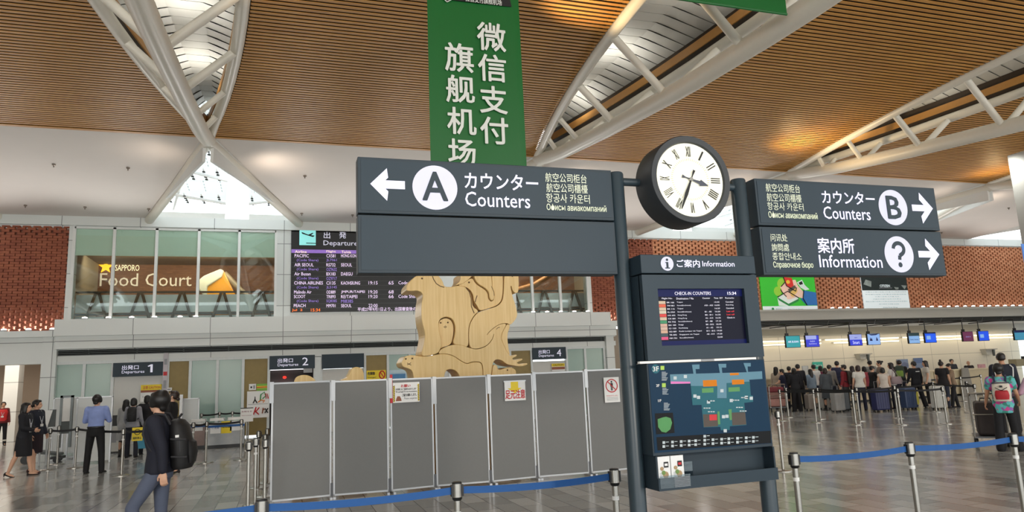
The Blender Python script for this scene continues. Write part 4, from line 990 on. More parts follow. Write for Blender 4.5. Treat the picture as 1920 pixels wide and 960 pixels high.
g.text('お客様にはご迷惑をおかけします', a+.1*wd, a+.88*wd, z0+.61*hh, z0+.72*hh, y, .02); g.text('We apologize for any inconvenience', a+.1*wd, a+.9*wd, z0+.48*hh, z0+.58*hh, y, .02); g.text('ご協力お願いします。', a+.34*wd, a+.88*wd, z0+.30*hh, z0+.44*hh, y, .05); g.text('Please cooperate', a+.42*wd, a+.9*wd, z0+.12*hh, z0+.25*hh, y, 0); g.build('lettering', m_black2, t)
g = MB(); g.rect(a+.01*wd, a+.07*wd, z0+.05*hh, z0+.85*hh, y); g.rect(c-.07*wd, c-.01*wd, z0+.05*hh, z0+.9*hh, y); g.build('yellow_edge', m_yellow, t)
g = MB()
for q in range(9):
    for xa in (a+.01*wd, c-.07*wd): zz = z0+.06*hh+q*.09*hh; g.poly([(xa, zz), (xa+.06*wd, zz+.05*hh), (xa+.06*wd, zz+.09*hh), (xa, zz+.04*hh)], y-.001)
g.build('black_stripes', m_black2, t)
g = MB(); g.poly([(a+.1*wd, z0+.08*hh), (a+.32*wd, z0+.08*hh), (a+.29*wd, z0+.24*hh), (a+.13*wd, z0+.24*hh)], y); g.poly([(a+.14*wd, z0+.24*hh), (a+.28*wd, z0+.24*hh), (a+.26*wd, z0+.32*hh), (a+.16*wd, z0+.32*hh)], y); g.build('worker_picture', M('brown print', (150, 90, 66), .6), t)
t, a, c, z0, z1 = notice('floor_notice', 'white notice with yellow down arrow and red mind-your-step lettering', 945.5, 715.5, 986, 750); wd, hh = c-a, z1-z0; y = QY-.001
g = MB(); g.poly([(a+.30*wd, z1-.02*hh), (a+.66*wd, z1-.02*hh), (a+.66*wd, z0+.64*hh), (a+.82*wd, z0+.64*hh), (a+.48*wd, z0+.38*hh), (a+.14*wd, z0+.64*hh), (a+.30*wd, z0+.64*hh)], y); g.build('yellow_arrow', m_yellow, t)
g = MB(); g.text('足元注意', a+.03*wd, a+.97*wd, z0+.10*hh, z0+.56*hh, y-.002, .05); g.build('lettering', m_red, t)
MB().box(a-.01, c+.01, QY-.002, QY+.006, z1-.01, z1+.012).build('top_rail', m_alu, t)
t, a, c, z0, z1 = notice('no_entry_notice', 'white notice with a red crossed-out walking figure', 1131.5, 708, 1163, 753.5); wd, hh = c-a, z1-z0; y = QY-.001
g = MB(); cc = (a+.5*wd, z0+.66*hh); rr = .4*wd
for k_ in range(40):
    p, q = 2*math.pi*k_/40, 2*math.pi*(k_+1)/40; g.poly([(cc[0]+rr*math.cos(p), cc[1]+rr*math.sin(p)), (cc[0]+rr*math.cos(q), cc[1]+rr*math.sin(q)), (cc[0]+rr*.84*math.cos(q), cc[1]+rr*.84*math.sin(q)), (cc[0]+rr*.84*math.cos(p), cc[1]+rr*.84*math.sin(p))], y)
e = .62*rr; h_ = .05*rr; g.poly([(cc[0]-e-h_, cc[1]+e-h_), (cc[0]+e-h_, cc[1]-e-h_), (cc[0]+e+h_, cc[1]-e+h_), (cc[0]-e+h_, cc[1]+e+h_)], y-.002)
g.text('関係者以外立入禁止', a+.12*wd, a+.88*wd, z0+.24*hh, z0+.29*hh, y); g.build('red_ring', m_red, t)
g = MB(); g.disc((cc[0], cc[1]+rr*.58), rr*.14, y-.001, 16); g.rect(cc[0]-rr*.2, cc[0]+rr*.2, cc[1]-.1*rr, cc[1]+rr*.4, y-.001); g.rect(cc[0]-rr*.15, cc[0]-rr*.02, cc[1]-.7*rr, cc[1]-.05*rr, y-.001); g.rect(cc[0]+rr*.02, cc[0]+rr*.15, cc[1]-.7*rr, cc[1]-.05*rr, y-.001); g.build('figure', m_black2, t)
g = MB()
for q in range(3): g.rect(a+.12*wd, a+.88*wd, z0+(.18-q*.05)*hh, z0+(.195-q*.05)*hh, y)
g.build('small_lettering', m_grey2, t)

# ------------------------------------------------------------------ belt posts
def post_parts(t, belt=None, mat=None, h=.95, band=True, belt2=None):
    MB().lathe([(.17, 0), (.17, .012), (.14, .022), (.03, .032)], (0, 0, 0), k=28).build('base', m_chrome, t, True, local=True)
    MB().lathe([(.025, .03), (.025, h-.12)], (0, 0, 0), k=16).build('pole', m_chrome, t, True, local=True)
    hd = MB().lathe([(.027, h-.13), (.036, h-.12), (.036, h-.004), (.03, h)], (0, 0, 0), k=20).build('belt_head', m_black, t, True, local=True)
    MB().lathe([(.0365, h-.105), (.0365, h-.012)], (0, -.003, 0), k=20).build('head_sleeve', m_chrome, hd, True, local=True)
    MB().box(-.045, -.03, -.02, .02, h-.10, h-.02).build('belt_clip', m_black, hd, local=True)
    MB().box(.03, .045, -.02, .02, h-.10, h-.02).build('belt_clip', m_black, hd, local=True)
    if band: MB().lathe([(.0258, h-.235), (.0258, h-.205)], (0, 0, 0), k=16).build('label_band', m_paper, t, True, local=True)
def belt_mesh(d, h=.95, sag=.02, lo=-.085, hi=-.035, th=.004):
    # strip to the point d=(dx,dy) in local coordinates
    dx, dy = d; ln = math.hypot(dx, dy); n = 10; g = MB(); ux, uy = dx/ln, dy/ln; px, py = -uy*th/2, ux*th/2
    rg = []
    for i in range(n+1):
        s_ = .035+(ln-.07)*i/n; q = i/n; z = -4*sag*q*(1-q); x, y = ux*s_, uy*s_
        rg.append([g.bm.verts.new(p) for p in ((x-px, y-py, h+lo+z), (x+px, y+py, h+lo+z), (x+px, y+py, h+hi+z), (x-px, y-py, h+hi+z))])
    return g.skin(rg)
def post(loc, lab, grp, belts=(), mat=None, h=.95, band=True):
    t = T('belt_post', lab, 'belt post', (loc[0], loc[1], 0), grp); ORG[t.name] = Vector((0, 0, 0))
    post_parts(t, h=h, band=band)
    for d in belts: belt_mesh((d[0]-loc[0], d[1]-loc[1]), h).build('belt', mat or m_belt, t, local=True)
    return t
fr = [(-1.44, 5.2), (-.12, 5.18), (1.21, 5.17), (2.45, 5.14), (4.13, 5.14), (5.40, 5.15), (6.64, 5.12), (7.9, 5.12)]
FP = 'blue belted posts in the front row'
post(fr[1], 'steel post with blue belt at the lower left, before the first grey panel', FP, [fr[0], fr[2]], m_blue)
post(fr[2], 'steel post with blue belt in front of the fourth grey panel', FP, [fr[3]], m_blue)
post(fr[3], 'steel post ending the left blue belt beside the left sign post', FP)
post(fr[4], 'steel post starting the right blue belt beside the right sign post', FP, [fr[5]], m_blue)
post(fr[5], 'steel post in the middle of the right blue belt', FP, [fr[6]], m_blue)
post(fr[6], 'steel post with blue belt in front of the flowered shirt at the right', FP, [fr[7]], m_blue)
post((7.73, 9.91), 'thin steel post alone on the floor right of the map board', 'single posts')
# posts stored in a cluster left of the panels
for k_, (x, y, lb) in enumerate(((-.43, 10.7, 'leftmost of the posts clustered beside the grey panels'), (-.36, 11.35, 'post with a white band in the cluster beside the grey panels'), (-.24, 12.1, 'post behind the white-banded one in the stored cluster'), (-.22, 10.95, 'rightmost front post touching the leftmost grey panel edge'), (-.37, 13.2, 'taller looking post at the back of the stored cluster'), (-.24, 13.8, 'rearmost post in the stored cluster by the grey panels'))):
    post((x, y), 'steel post, '+lb, 'stored steel posts', (), None, .95, k_ == 1)

# ================================================================== PEOPLE
def fused(mb, vox, it=3, fac=.5):
    me = bpy.data.meshes.new('t'); bmesh.ops.recalc_face_normals(mb.bm, faces=mb.bm.faces[:]); mb.bm.to_mesh(me); mb.bm.free()
    o = bpy.data.objects.new('t', me); COL.objects.link(o)
    r = o.modifiers.new('r', 'REMESH'); r.mode = 'VOXEL'; r.voxel_size = vox
    if it:
        q = o.modifiers.new('s', 'SMOOTH'); q.factor = fac; q.iterations = it
    dg = bpy.context.evaluated_depsgraph_get(); dg.update()
    out = bpy.data.meshes.new_from_object(o.evaluated_get(dg)); bpy.data.objects.remove(o)
    out.polygons.foreach_set('use_smooth', [True]*len(out.polygons)); return out
def Rx(a): return Matrix.Rotation(a, 3, 'X')
def Rz(a): return Matrix.Rotation(a, 3, 'Z')
SKINS = {'fair': (214, 168, 140), 'tan': (190, 140, 110)}
_cache = {}
def limb(g, pts, rad, k=12):
    for (p, q), (a, b_) in zip(zip(pts, pts[1:]), zip(rad, rad[1:])): g.tube([p, q], [a, b_], k)
    for p, r_ in zip(pts, rad): g.ell(p, (r_, r_, r_), k, 6)
def figure(sex, pose, vox):
    """joints of a 1.70 m figure facing +y, feet on z=0"""
    J = {}; f = sex == 'f'
    lean = R(pose.get('lean', 0)); turn = R(pose.get('twist', 0))
    hw, sw = (.088, .155) if f else (.09, .18)
    low = 9
    for s, nm in ((-1, 'L'), (1, 'R')):
        th, kn, sp = (R(v) for v in pose.get('leg'+nm, (0, 0, 3)))
        hip = Vector((s*hw, 0, .90)); d = Vector((s*math.sin(sp), math.sin(th), -math.cos(th))).normalized()
        knee = hip+d*.43; d2 = Vector((s*math.sin(sp)*.6, math.sin(th-kn), -math.cos(th-kn))).normalized(); ank = knee+d2*.40
        ft = R(pose.get('foot'+nm, 0)); toe = Vector((s*.12, math.cos(ft), -math.sin(ft))).normalized()
        J['hip'+nm], J['knee'+nm], J['ank'+nm], J['toe'+nm] = hip, knee, ank, toe
        low = min(low, ank.z-.075, (ank+toe*.16).z-.06 if ft else 9)
    for k_ in list(J):
        if not k_.startswith('toe'): J[k_].z -= low
    dz = -low; J['dz'] = dz
    piv = Vector((0, 0, .92+dz))
    def up(p):
        v = Vector((p[0], p[1], p[2]+dz))-piv; v = Rx(-lean) @ (Rz(turn*max(0, min(1, (p[2]-.95)/.4))) @ v); return v+piv
    J['up'] = up; A = Rx(-lean) @ Rz(turn); J['A'] = A
    for s, nm in ((-1, 'L'), (1, 'R')):
        sw_, ab, el, inn = (R(v) for v in pose.get('arm'+nm, (3, 8, 12, 0)))
        sh = up((s*sw, 0, 1.395)); d = A @ Vector((s*math.sin(ab), math.sin(sw_)*math.cos(ab), -math.cos(sw_)*math.cos(ab)))
        elb = sh+d*.285; b2 = ab-inn; d2 = A @ Vector((s*math.sin(b2), math.sin(sw_+el)*math.cos(b2), -math.cos(sw_+el)*math.cos(b2))); wr = elb+d2*.235
        J['sh'+nm], J['el'+nm], J['wr'+nm], J['hd'+nm] = sh, elb, wr, d2
    hy, hp = R(pose.get('head', 0)), R(pose.get('nod', 0))
    nb = Vector((0, .0, 1.50)); HM = Rz(-hy) @ Rx(-hp)
    def hd(p): return up(nb+HM @ (Vector(p)-nb))
    J['hdf'] = hd; J['HM'] = A @ HM
    return J
def moved(g, n0, fn):
    g.bm.verts.ensure_lookup_table()
    for v in g.bm.verts[n0:]: v.co = fn(v.co)
def torso(g, J, f, grow=0., z0=.80, z1=1.47, flare=0.):
    lv = [(.80, .15, .105), (.90, .172 if f else .165, .118), (1.0, .15 if f else .152, .105), (1.08, .125 if f else .142, .092), (1.18, .135 if f else .155, .10), (1.28, .15 if f else .17, .115), (1.36, .155 if f else .178, .10), (1.41, .13 if f else .15, .08), (1.455, .06, .058)]
    def at(z):
        for a, c in zip(lv, lv[1:]):
            if a[0] <= z <= c[0]:
                q = (z-a[0])/(c[0]-a[0]); return [a[1]+(c[1]-a[1])*q, a[2]+(c[2]-a[2])*q]
        return [.15, .105] if z < .8 else [.06, .058]
    out = []; z = z0; N_ = 14
    for i in range(N_+1):
        z = z0+(z1-z0)*i/N_; rx, ry = at(z); q = max(0, (1.08-z)/.3)
        out.append((z, rx+grow+flare*q, ry+grow+flare*q*.8, 0, .008 if 1.15 < z < 1.35 else 0))
    n0 = g.n(); g.loft(out, 20); moved(g, n0, J['up'])
def hands(g, J, curl=26):
    for s, nm in ((-1, 'L'), (1, 'R')):
        d = J['hd'+nm].normalized(); nrm = (J['A'] @ Vector((-s, 0, 0))); nrm = (nrm-d*nrm.dot(d)).normalized(); w_ = d.cross(nrm).normalized()*s
        fw = J['A'] @ Vector((0, 1, 0))
        if w_.dot(fw) < 0: w_ = -w_
        wr = J['wr'+nm]; pc = wr+d*.052
        n0 = g.n(); g.ell((0, 0, 0), (.040, .015, .052), 10, 6); M3 = Matrix((w_, nrm, d)).transposed(); moved(g, n0, lambda c: pc+M3 @ c)
        for k_, (o_, L_) in enumerate(((.030, .068), (.010, .078), (-.010, .072), (-.029, .056))):
            b0 = wr+d*.09+w_*o_; a1 = d*math.cos(R(curl))+nrm*math.sin(R(curl)); a2 = d*math.cos(R(curl*2.4))+nrm*math.sin(R(curl*2.4))
            limb(g, [b0-d*.012, b0+a1*L_*.5, b0+a1*L_*.5+a2*L_*.5], [.0098, .0092, .008], 8)
        tb = wr+d*.03+w_*.032; t1 = tb+(d*.7+w_*.6+nrm*.35).normalized()*.035; t2 = t1+(d*.9+w_*.15+nrm*.4).normalized()*.03
        limb(g, [tb, t1, t2], [.013, .011, .009], 8)
def body_mesh(sex, pose, vox):
    J = figure(sex, pose, vox); f = sex == 'f'; g = MB()
    torso(g, J, f)
    for nm in 'LR':
        limb(g, [J['hip'+nm], J['knee'+nm]], [.083, .052]); k_, a = J['knee'+nm], J['ank'+nm]; m_ = k_.lerp(a, .3)-Vector((0, .012, 0))
        limb(g, [k_, m_, a], [.052, .053, .034]); t_ = J['toe'+nm]
        limb(g, [a-t_*.035-Vector((0, 0, .04)), a+t_*.07-Vector((0, 0, .045)), a+t_*.14-Vector((0, 0, .052))], [.030, .032, .022])
        limb(g, [J['sh'+nm], J['el'+nm]], [.05 if f else .056, .037]); limb(g, [J['el'+nm], J['el'+nm].lerp(J['wr'+nm], .3), J['wr'+nm]], [.037, .037, .025])
        limb(g, [J['up']((0, 0, 1.385)), J['sh'+nm]], [.07, .052])
    hands(g, J)
    n0 = g.n(); limb(g, [(0, -.01, 1.42), (0, .0, 1.53)], [.056, .05]); moved(g, n0, lambda c: J['up'](c) if c.z < 1.49 else J['hdf'](c))
    n0 = g.n(); g.ell((0, -.004, 1.607), (.075, .094, .093), 18, 12); g.ell((0, .022, 1.55), (.058, .070, .068), 16, 10); g.ell((0, .062, 1.508), (.026, .024, .020), 10, 6)
    g.tube([(0, .086, 1.60), (0, .105, 1.565)], [.010, .015], 8); g.ell((0, .100, 1.564), (.016, .014, .011), 8, 5)
    g.ell((0, .078, 1.608), (.055, .018, .010), 10, 5); g.ell((0, .088, 1.533), (.024, .012, .011), 10, 5)
    for s in (-1, 1): g.ell((s*.076, -.008, 1.577), (.012, .022, .032), 8, 6)
    moved(g, n0, J['hdf'])
    return fused(g, vox, 3), J
def hair_mesh(style, J, vox=.011):
    g = MB()
    if style == 'cap':
        g.ell((0, -.004, 1.628), (.086, .104, .088), 18, 10); g.ell((0, .075, 1.64), (.07, .075, .012), 14, 5); g.ell((0, -.05, 1.58), (.078, .06, .05), 12, 6)
    elif style == 'bald':
        g.ell((0, -.05, 1.57), (.079, .055, .03), 12, 6)
    else:
        g.ell((0, -.018, 1.628), (.087, .098, .086), 18, 10); g.ell((0, .045, 1.672), (.066, .045, .030), 12, 6); g.ell((0, -.045, 1.585), (.082, .068, .055), 14, 8)
        for s in (-1, 1): g.ell((s*.074, .02, 1.61), (.016, .042, .05), 8, 6)
    if style == 'messy':
        g.ell((0, -.020, 1.625), (.099, .108, .098), 20, 12)
        for k_ in range(0):
            a = 2*math.pi*k_/16; g.ell((.075*math.sin(a), -.02+.08*math.cos(a), 1.66+.025*math.cos(3*a)), (.03, .032, .036), 8, 5)
        g.ell((0, -.03, 1.70), (.06, .07, .03), 10, 6)
        for s in (-1, 1): g.ell((s*.078, .01, 1.585), (.018, .05, .05), 8, 6)
        g.ell((0, -.075, 1.54), (.06, .03, .045), 10, 6)
    if style == 'bob':
        for s in (-1, 1): g.ell((s*.07, -.005, 1.56), (.026, .062, .085), 10, 8)
        g.ell((0, -.062, 1.545), (.078, .045, .085), 14, 8)
    if style == 'long':
        for s in (-1, 1): g.ell((s*.07, -.012, 1.54), (.026, .055, .11), 10, 8)
        g.ell((0, -.078, 1.47), (.088, .042, .19), 14, 10); g.ell((0, -.09, 1.36), (.075, .03, .12), 12, 8)
    if style == 'ponytail':
        g.ell((0, -.115, 1.60), (.035, .04, .035), 10, 6); limb(g, [(0, -.13, 1.60), (0, -.15, 1.52), (0, -.12, 1.40)], [.032, .038, .016], 10)
    if style == 'bun': g.ell((0, -.118, 1.655), (.045, .042, .042), 12, 8)
    if style == 'topbun': g.ell((0, -.04, 1.735), (.045, .045, .04), 12, 8)
    if style == 'lowbun': g.ell((0, -.115, 1.555), (.045, .04, .038), 12, 8)
    moved(g, 0, lambda c: J['hdf'](c) if c.z > 1.45 else J['hdf'](Vector((c.x, c.y, 1.45)))-Vector((0, 0, 1.45-c.z)))
    return fused(g, vox, 3)
def top_mesh(kind, sex, J, vox=.014):
    f = sex == 'f'; g = MB(); gr = .024 if kind in ('jacket', 'coat', 'shirtjacket') else .018
    hem = {'jacket': .86, 'coat': .48, 'long': .86, 'short': .86, 'sleeveless': .86, 'shirtjacket': .80, 'tucked': .98, 'loose': .74, 'dress': .45, 'vest': .84}[kind]
    torso(g, J, f, gr, hem, 1.455, .03 if kind in ('coat', 'dress', 'shirtjacket') else .012)
    sl = {'short': .45, 'loose': .5, 'dress': .5, 'tucked': 1.35, 'sleeveless': 0, 'vest': 1.9}.get(kind, 1.93)
    for nm in 'LR':
        limb(g, [J['up']((0, 0, 1.385)), J['sh'+nm]], [.075, .062+gr*.4])
        sh, el, wr = J['sh'+nm], J['el'+nm], J['wr'+nm]; r0 = (.05 if f else .056)+gr
        if sl:
            if sl <= 1: limb(g, [sh, sh.lerp(el, sl)], [r0, r0*.98])
            else: limb(g, [sh, el, el.lerp(wr, sl-1)], [r0, .040+gr*.8, .032+gr*.6])
    if kind in ('jacket', 'coat', 'shirtjacket', 'tucked', 'vest'):
        n0 = g.n(); g.loft([(1.435, .075, .07), (1.475, .064, .060)], 14); moved(g, n0, J['up'])
    return fused(g, vox, 4)
def bottom_mesh(kind, sex, J, vox=.014):
    f = sex == 'f'; g = MB(); dz = J['dz']
    if kind == 'skirt':
        kz = min(J['kneeL'].z, J['kneeR'].z); cy = (J['kneeL'].y+J['kneeR'].y)*.35; sp = abs(J['kneeL'].y-J['kneeR'].y)*.4
        lv = [(kz-.02, .165, .12+sp, 0, cy), (kz+.15, .18, .13+sp*.7, 0, cy*.6), (.90+dz, .195, .145), (1.02+dz, .155, .115), (1.06+dz, .14, .105)]
        g.loft(lv, 20); return fused(g, vox, 4)
    torso(g, J, f, .014, .80, 1.03)
    for nm in 'LR':
        h_, k_, a = J['hip'+nm], J['knee'+nm], J['ank'+nm]
        e = .45 if kind == 'shorts' else 0
        rr = {'trousers': (.098, .072, .062), 'jeans': (.094, .064, .052), 'wide': (.10, .085, .088), 'slim': (.09, .058, .046), 'shorts': (.10, .085, .08)}[kind]
        if e: limb(g, [h_, h_.lerp(k_, .9)], rr[:2])
        else: limb(g, [h_, k_, a-Vector((0, 0, .02))], rr)
    return fused(g, vox, 4)
def shoe_mesh(kind, J, side):
    g = MB()
    for nm in side:
        a, t_ = J['ank'+nm], J['toe'+nm]; up_ = Vector((0, 0, 1)); up_ = (up_-t_*up_.dot(t_)).normalized(); sd = t_.cross(up_)
        o_ = a-up_*.075
        prof = [(-.075, .030, .05), (-.05, .038, .07), (0, .038, .072 if kind != 'pump' else .045), (.06, .043, .058 if kind != 'pump' else .03), (.12, .047, .044 if kind != 'pump' else .03), (.165, .040, .034), (.19, .018, .022)]
        rg = []
        for y, w_, h_ in prof:
            rg.append([g.bm.verts.new(o_+t_*y+sd*(w_*math.cos(q))+up_*(h_*max(0, math.sin(q))-.0)) for q in [2*math.pi*i/14 for i in range(14)]])
        g.skin(rg)
        if kind == 'pump': g.tube([o_-t_*.06+up_*.02, o_-t_*.07-up_*.045], [.018, .008], 8)
    return g
def person(label, pos, H, face, sex='m', skin='fair', hair='short', hairc=(26, 22, 20), top='short', topc=(40, 40, 44), bot='jeans', botc=(36, 40, 54), shoe='shoe', shoec=(30, 28, 28), pose=None, vox=.0095, topmat=None, group=None, features=False):
    pose = pose or {}
    s_ = H/1.70; key = (sex, repr(sorted(pose.items())), vox)
    t = T('person', label, 'person', (pos[0], pos[1], 0), group, -R(face)); ORG[t.name] = Vector((0, 0, 0))
    if key not in _cache: _cache[key] = body_mesh(sex, pose, vox)
    bm_, J = _cache[key]
    def mk(nm, sub, fn, mat, smooth=True):
        kk = key+(nm, sub)
        if kk not in _cache:
            m_ = fn()
            if isinstance(m_, MB):
                me = bpy.data.meshes.new(nm); m_.bm.to_mesh(me); m_.bm.free(); me.polygons.foreach_set('use_smooth', [True]*len(me.polygons)); m_ = me
            m_.materials.clear(); m_.materials.append(None); _cache[kk] = m_
        o = bpy.data.objects.new(nm, _cache[kk]); COL.objects.link(o); o.parent = t; ORG[o.name] = Vector((0, 0, 0))
        o.material_slots[0].link = 'OBJECT'; o.material_slots[0].material = mat; return o
    sm = M('skin '+skin, SKINS[skin], .5, var=.04)
    mk('body', 0, lambda: bm_, sm)
    cl = lambda c: M('cloth %d %d %d' % tuple(c), c, .8, var=.12, scale=14)
    mk('hair', hair, lambda: hair_mesh(hair, J), M('hair %d %d %d' % tuple(hairc), hairc, .45))
    mk({'jacket': 'jacket', 'coat': 'coat', 'dress': 'dress', 'vest': 'vest'}.get(top, 'shirt'), top, lambda: top_mesh(top, sex, J), topmat or cl(topc))
    if bot: mk({'skirt': 'skirt', 'shorts': 'shorts'}.get(bot, 'trousers'), bot, lambda: bottom_mesh(bot, sex, J), cl(botc))
    for sd in 'LR': mk('shoe', shoe+sd, lambda: shoe_mesh(shoe, J, sd), cl(shoec))
    if features:
        def eyes():
            g = MB()
            for s in (-1, 1): g.ell((s*.030, .0885, 1.590), (.012, .006, .006), 10, 6)
            moved(g, 0, J['hdf']); return g
        def brows():
            g = MB()
            for s in (-1, 1): g.ell((s*.031, .090, 1.612), (.017, .006, .004), 8, 4)
            moved(g, 0, J['hdf']); return g
        def mouth():
            g = MB(); g.ell((0, .0985, 1.533), (.021, .004, .006), 10, 4); moved(g, 0, J['hdf']); return g
        mk('eyes', 0, eyes, m_black2); mk('eyebrows', 0, brows, M('hair %d %d %d' % tuple(hairc), hairc, .45)); mk('mouth', 0, mouth, M('lips', (170, 90, 86), .5))
    t.scale = (s_,)*3; t['_h'] = 0; del t['_h']
    return t, J
def hgt(px, py, Y): return AY(px, py, Y).z
def world_of(t, J, p, face, H):
    s_ = H/1.7; a = -R(face); v = Vector(p)*s_; return Vector((t.location.x+v.x*math.cos(a)-v.y*math.sin(a), t.location.y+v.x*math.sin(a)+v.y*math.cos(a), v.z))

def backpack(label, t, J, face, H, c1, c2=None, sz=(.16, .10, .25), zc_=1.22, off=.21, pocket=True, straps=(30, 30, 36)):
    r = T('backpack', label, 'backpack', t.location.copy(), None, -R(face)); ORG[r.name] = Vector((0, 0, 0)); r.scale = (H/1.7,)*3
    g = MB(); n0 = g.n(); g.loft([(zc_-sz[2], sz[0]*.86, sz[1]*.8, 0, -off), (zc_-sz[2]*.85, sz[0]*.98, sz[1], 0, -off), (zc_, sz[0], sz[1], 0, -off), (zc_+sz[2]*.7, sz[0]*.95, sz[1]*.85, 0, -off+.01), (zc_+sz[2]*.93, sz[0]*.75, sz[1]*.6, 0, -off+.03), (zc_+sz[2], sz[0]*.4, sz[1]*.3, 0, -off+.04)], 20)
    moved(g, 0, J['up']); mat = M('pack %d %d %d' % c1, c1, .6, var=.1, scale=20)
    g.build('pack', mat, r, True, local=True)
    if pocket:
        g = MB(); g.loft([(zc_-sz[2]*.8, sz[0]*.7, .03, 0, -off-sz[1]*.85), (zc_-sz[2]*.4, sz[0]*.78, .055, 0, -off-sz[1]*.85), (zc_-.0, sz[0]*.72, .045, 0, -off-sz[1]*.85), (zc_+sz[2]*.12, sz[0]*.6, .01, 0, -off-sz[1]*.8)], 16); moved(g, 0, J['up'])
        g.build('pocket', M('pack %d %d %d' % (c2 or c1), c2 or c1, .6, var=.1, scale=20), r, True, local=True)
    for s in (-1, 1):
        g = MB(); g.tube([J['up'](p) for p in ((s*.09, -.14, zc_+sz[2]*.8), (s*.10, -.09, 1.455), (s*.105, .0, 1.475), (s*.10, .10, 1.40), (s*.105, .122, 1.28), (s*.145, .05, 1.12), (s*.15, -.12, zc_-sz[2]*.7))], .017, 8); g.build('strap', M('strap %d %d %d' % straps, straps, .7), r, True, local=True)
    return r

# ---- the passengers and staff at the left
ST_ = {'armL': (4, 10, 14, 4), 'armR': (4, 10, 14, 4)}
def put(fx, fy, hx, hy):
    p = G(fx, fy); return p, hgt(hx, hy, p.y)
NV = (28, 30, 40)
clasp = {'armL': (10, 6, 62, 44), 'armR': (10, 6, 62, 44)}
p, h = put(40, 893, 42, 754)
t, J = person('long-haired woman in black skirt suit, leftmost of the walking pair', p, h-.02, 104, 'f', hair='long', top='jacket', topc=(22, 23, 30), bot='skirt', botc=(20, 20, 26), shoe='pump', shoec=(34, 24, 24), vox=.007, pose=dict(clasp, legL=(12, 4, 2), legR=(-12, 10, 2), footR=18, head=-14), features=True)
m_card = M('badge card', (226, 226, 224), .4)
def badge(t, J, z=1.06, x=.03):
    g = MB(); q = J['up']((x, .155, z)); g.box(q.x-.045, q.x+.045, q.y-.004, q.y+.004, q.z-.03, q.z+.03); g.build('badge', m_card, t, local=True)
    g = MB()
    for s in (-1, 1): g.tube([J['up'](v) for v in ((s*.055, .055, 1.44), (s*.05+x*.3, .135, 1.30), (x, .156, z+.03))], .007, 6)
    g.build('lanyard', M('pale lanyard', (190, 192, 200), .6), t, local=True)
def blouse(t, J):
    g = MB(); g.poly([(-.045, 1.44), (.045, 1.44), (.012, 1.20), (-.012, 1.20)], 0); 
    moved(g, 0, lambda c: J['up']((c.x, .128+(.0 if c.z < 1.3 else -.055*(c.z-1.3)/.14)+.012, c.z))); g.build('blouse', m_paper, t, local=True)
badge(t, J, 1.04, .03); blouse(t, J)
p, h = put(61, 886, 61, 750)
t, J = person('short-haired woman in dark skirt suit, right one of the walking pair', p, h, 114, 'f', hair='lowbun', top='jacket', topc=(26, 30, 44), bot='skirt', botc=(36, 22, 30), shoe='pump', shoec=(60, 30, 30), vox=.007, pose={'armL': (4, 8, 20, 6), 'armR': (-2, 8, 18, 4), 'legL': (-8, 6, 2), 'legR': (10, 4, 2), 'head': -20}, features=True)
badge(t, J, 1.10, .0); blouse(t, J)
p = G(14, 833); p = AY(14, 833, 30.5); p = Vector((-9.78, 31.0, 0)); h = 1.56
t, J = person('person in red vest over dark clothes at the left edge', p, h, 160, 'f', hair='short', top='long', topc=(96, 26, 32), bot='trousers', botc=(24, 24, 30), pose=ST_, features=True)
g = MB(); g.loft([(.95, .175, .135), (1.1, .155, .12), (1.3, .19, .15), (1.40, .16, .12)], 16); moved(g, 0, J['up']); g.build('vest', M('red vest', (206, 44, 48), .6), t, True, local=True); badge(t, J, 1.12, .02)
for nm in 'LR':
    k_ = J['knee'+nm].lerp(J['ank'+nm], .7); MB().cyl(k_-Vector((0, 0, .03)), k_+Vector((0, 0, .03)), .066, 14).build('reflective_cuff', M('reflective tape', (214, 214, 208), .4), t, True, local=True)
p, h = put(175, 887, 174, 742)
t, J = person('man in light blue shirt and black trousers seen from behind', p, h, 6, 'm', hair='messy', top='tucked', topc=(136, 154, 208), bot='trousers', botc=(16, 16, 20), shoec=(18, 18, 20), vox=.007, pose={'armL': (16, 16, 82, 62), 'armR': (16, 14, 86, 56), 'legL': (2, 2, 6), 'legR': (-1, 2, 7), 'head': 8})
MB().tube([J['up']((.158*math.cos(2*math.pi*i/18), .112*math.sin(2*math.pi*i/18), 1.0)) for i in range(19)], .024, 8).build('trouser_belt', m_black, t, local=True)
p, h = put(232, 856, 230, 750)
t, J = person('long-haired woman in pale coat queuing left of the small black backpack', p, h, 12, 'f', hair='long', top='coat', topc=(176, 176, 178), bot='slim', botc=(70, 66, 64), pose=ST_)
p, h = put(246, 858, 244, 747)
t, J = person('dark-haired woman in grey top wearing the small black backpack', p, h, 2, 'f', hair='bob', top='long', topc=(150, 150, 158), bot='trousers', botc=(30, 32, 44), pose={'armL': (10, 12, 40, 10), 'armR': (6, 10, 20, 0), 'legL': (2, 0, 4), 'legR': (-6, 6, 4)}, vox=.008)
backpack('small black backpack on the woman in grey by Departures 1', t, J, 2, h, (20, 20, 24), zc_=1.24, sz=(.13, .08, .21), off=.19)
g = T('carrier_bag', 'turquoise carrier bag held by the woman with the small backpack', 'bag', (p.x+.25, p.y-.05, .28))
MB().box(p.x+.12, p.x+.38, p.y-.1, p.y+.0, .22, .58).build('bag', M('turquoise bag', (40, 130, 160), .5), g, bevel=.01)
MB().tube([(p.x+.17, p.y-.05, .58), (p.x+.2, p.y-.05, .72), (p.x+.3, p.y-.05, .72), (p.x+.33, p.y-.05, .58)], .006, 6).build('handle', m_black, g)
p, h = put(272, 852, 270, 742)
t, J = person('dark-haired person in black mostly hidden behind the walking man', p, h, 10, 'm', hair='bob', top='jacket', topc=(30, 30, 36), bot='trousers', botc=(26, 26, 32), pose=ST_)
p, h = put(317, 889, 314, 734)
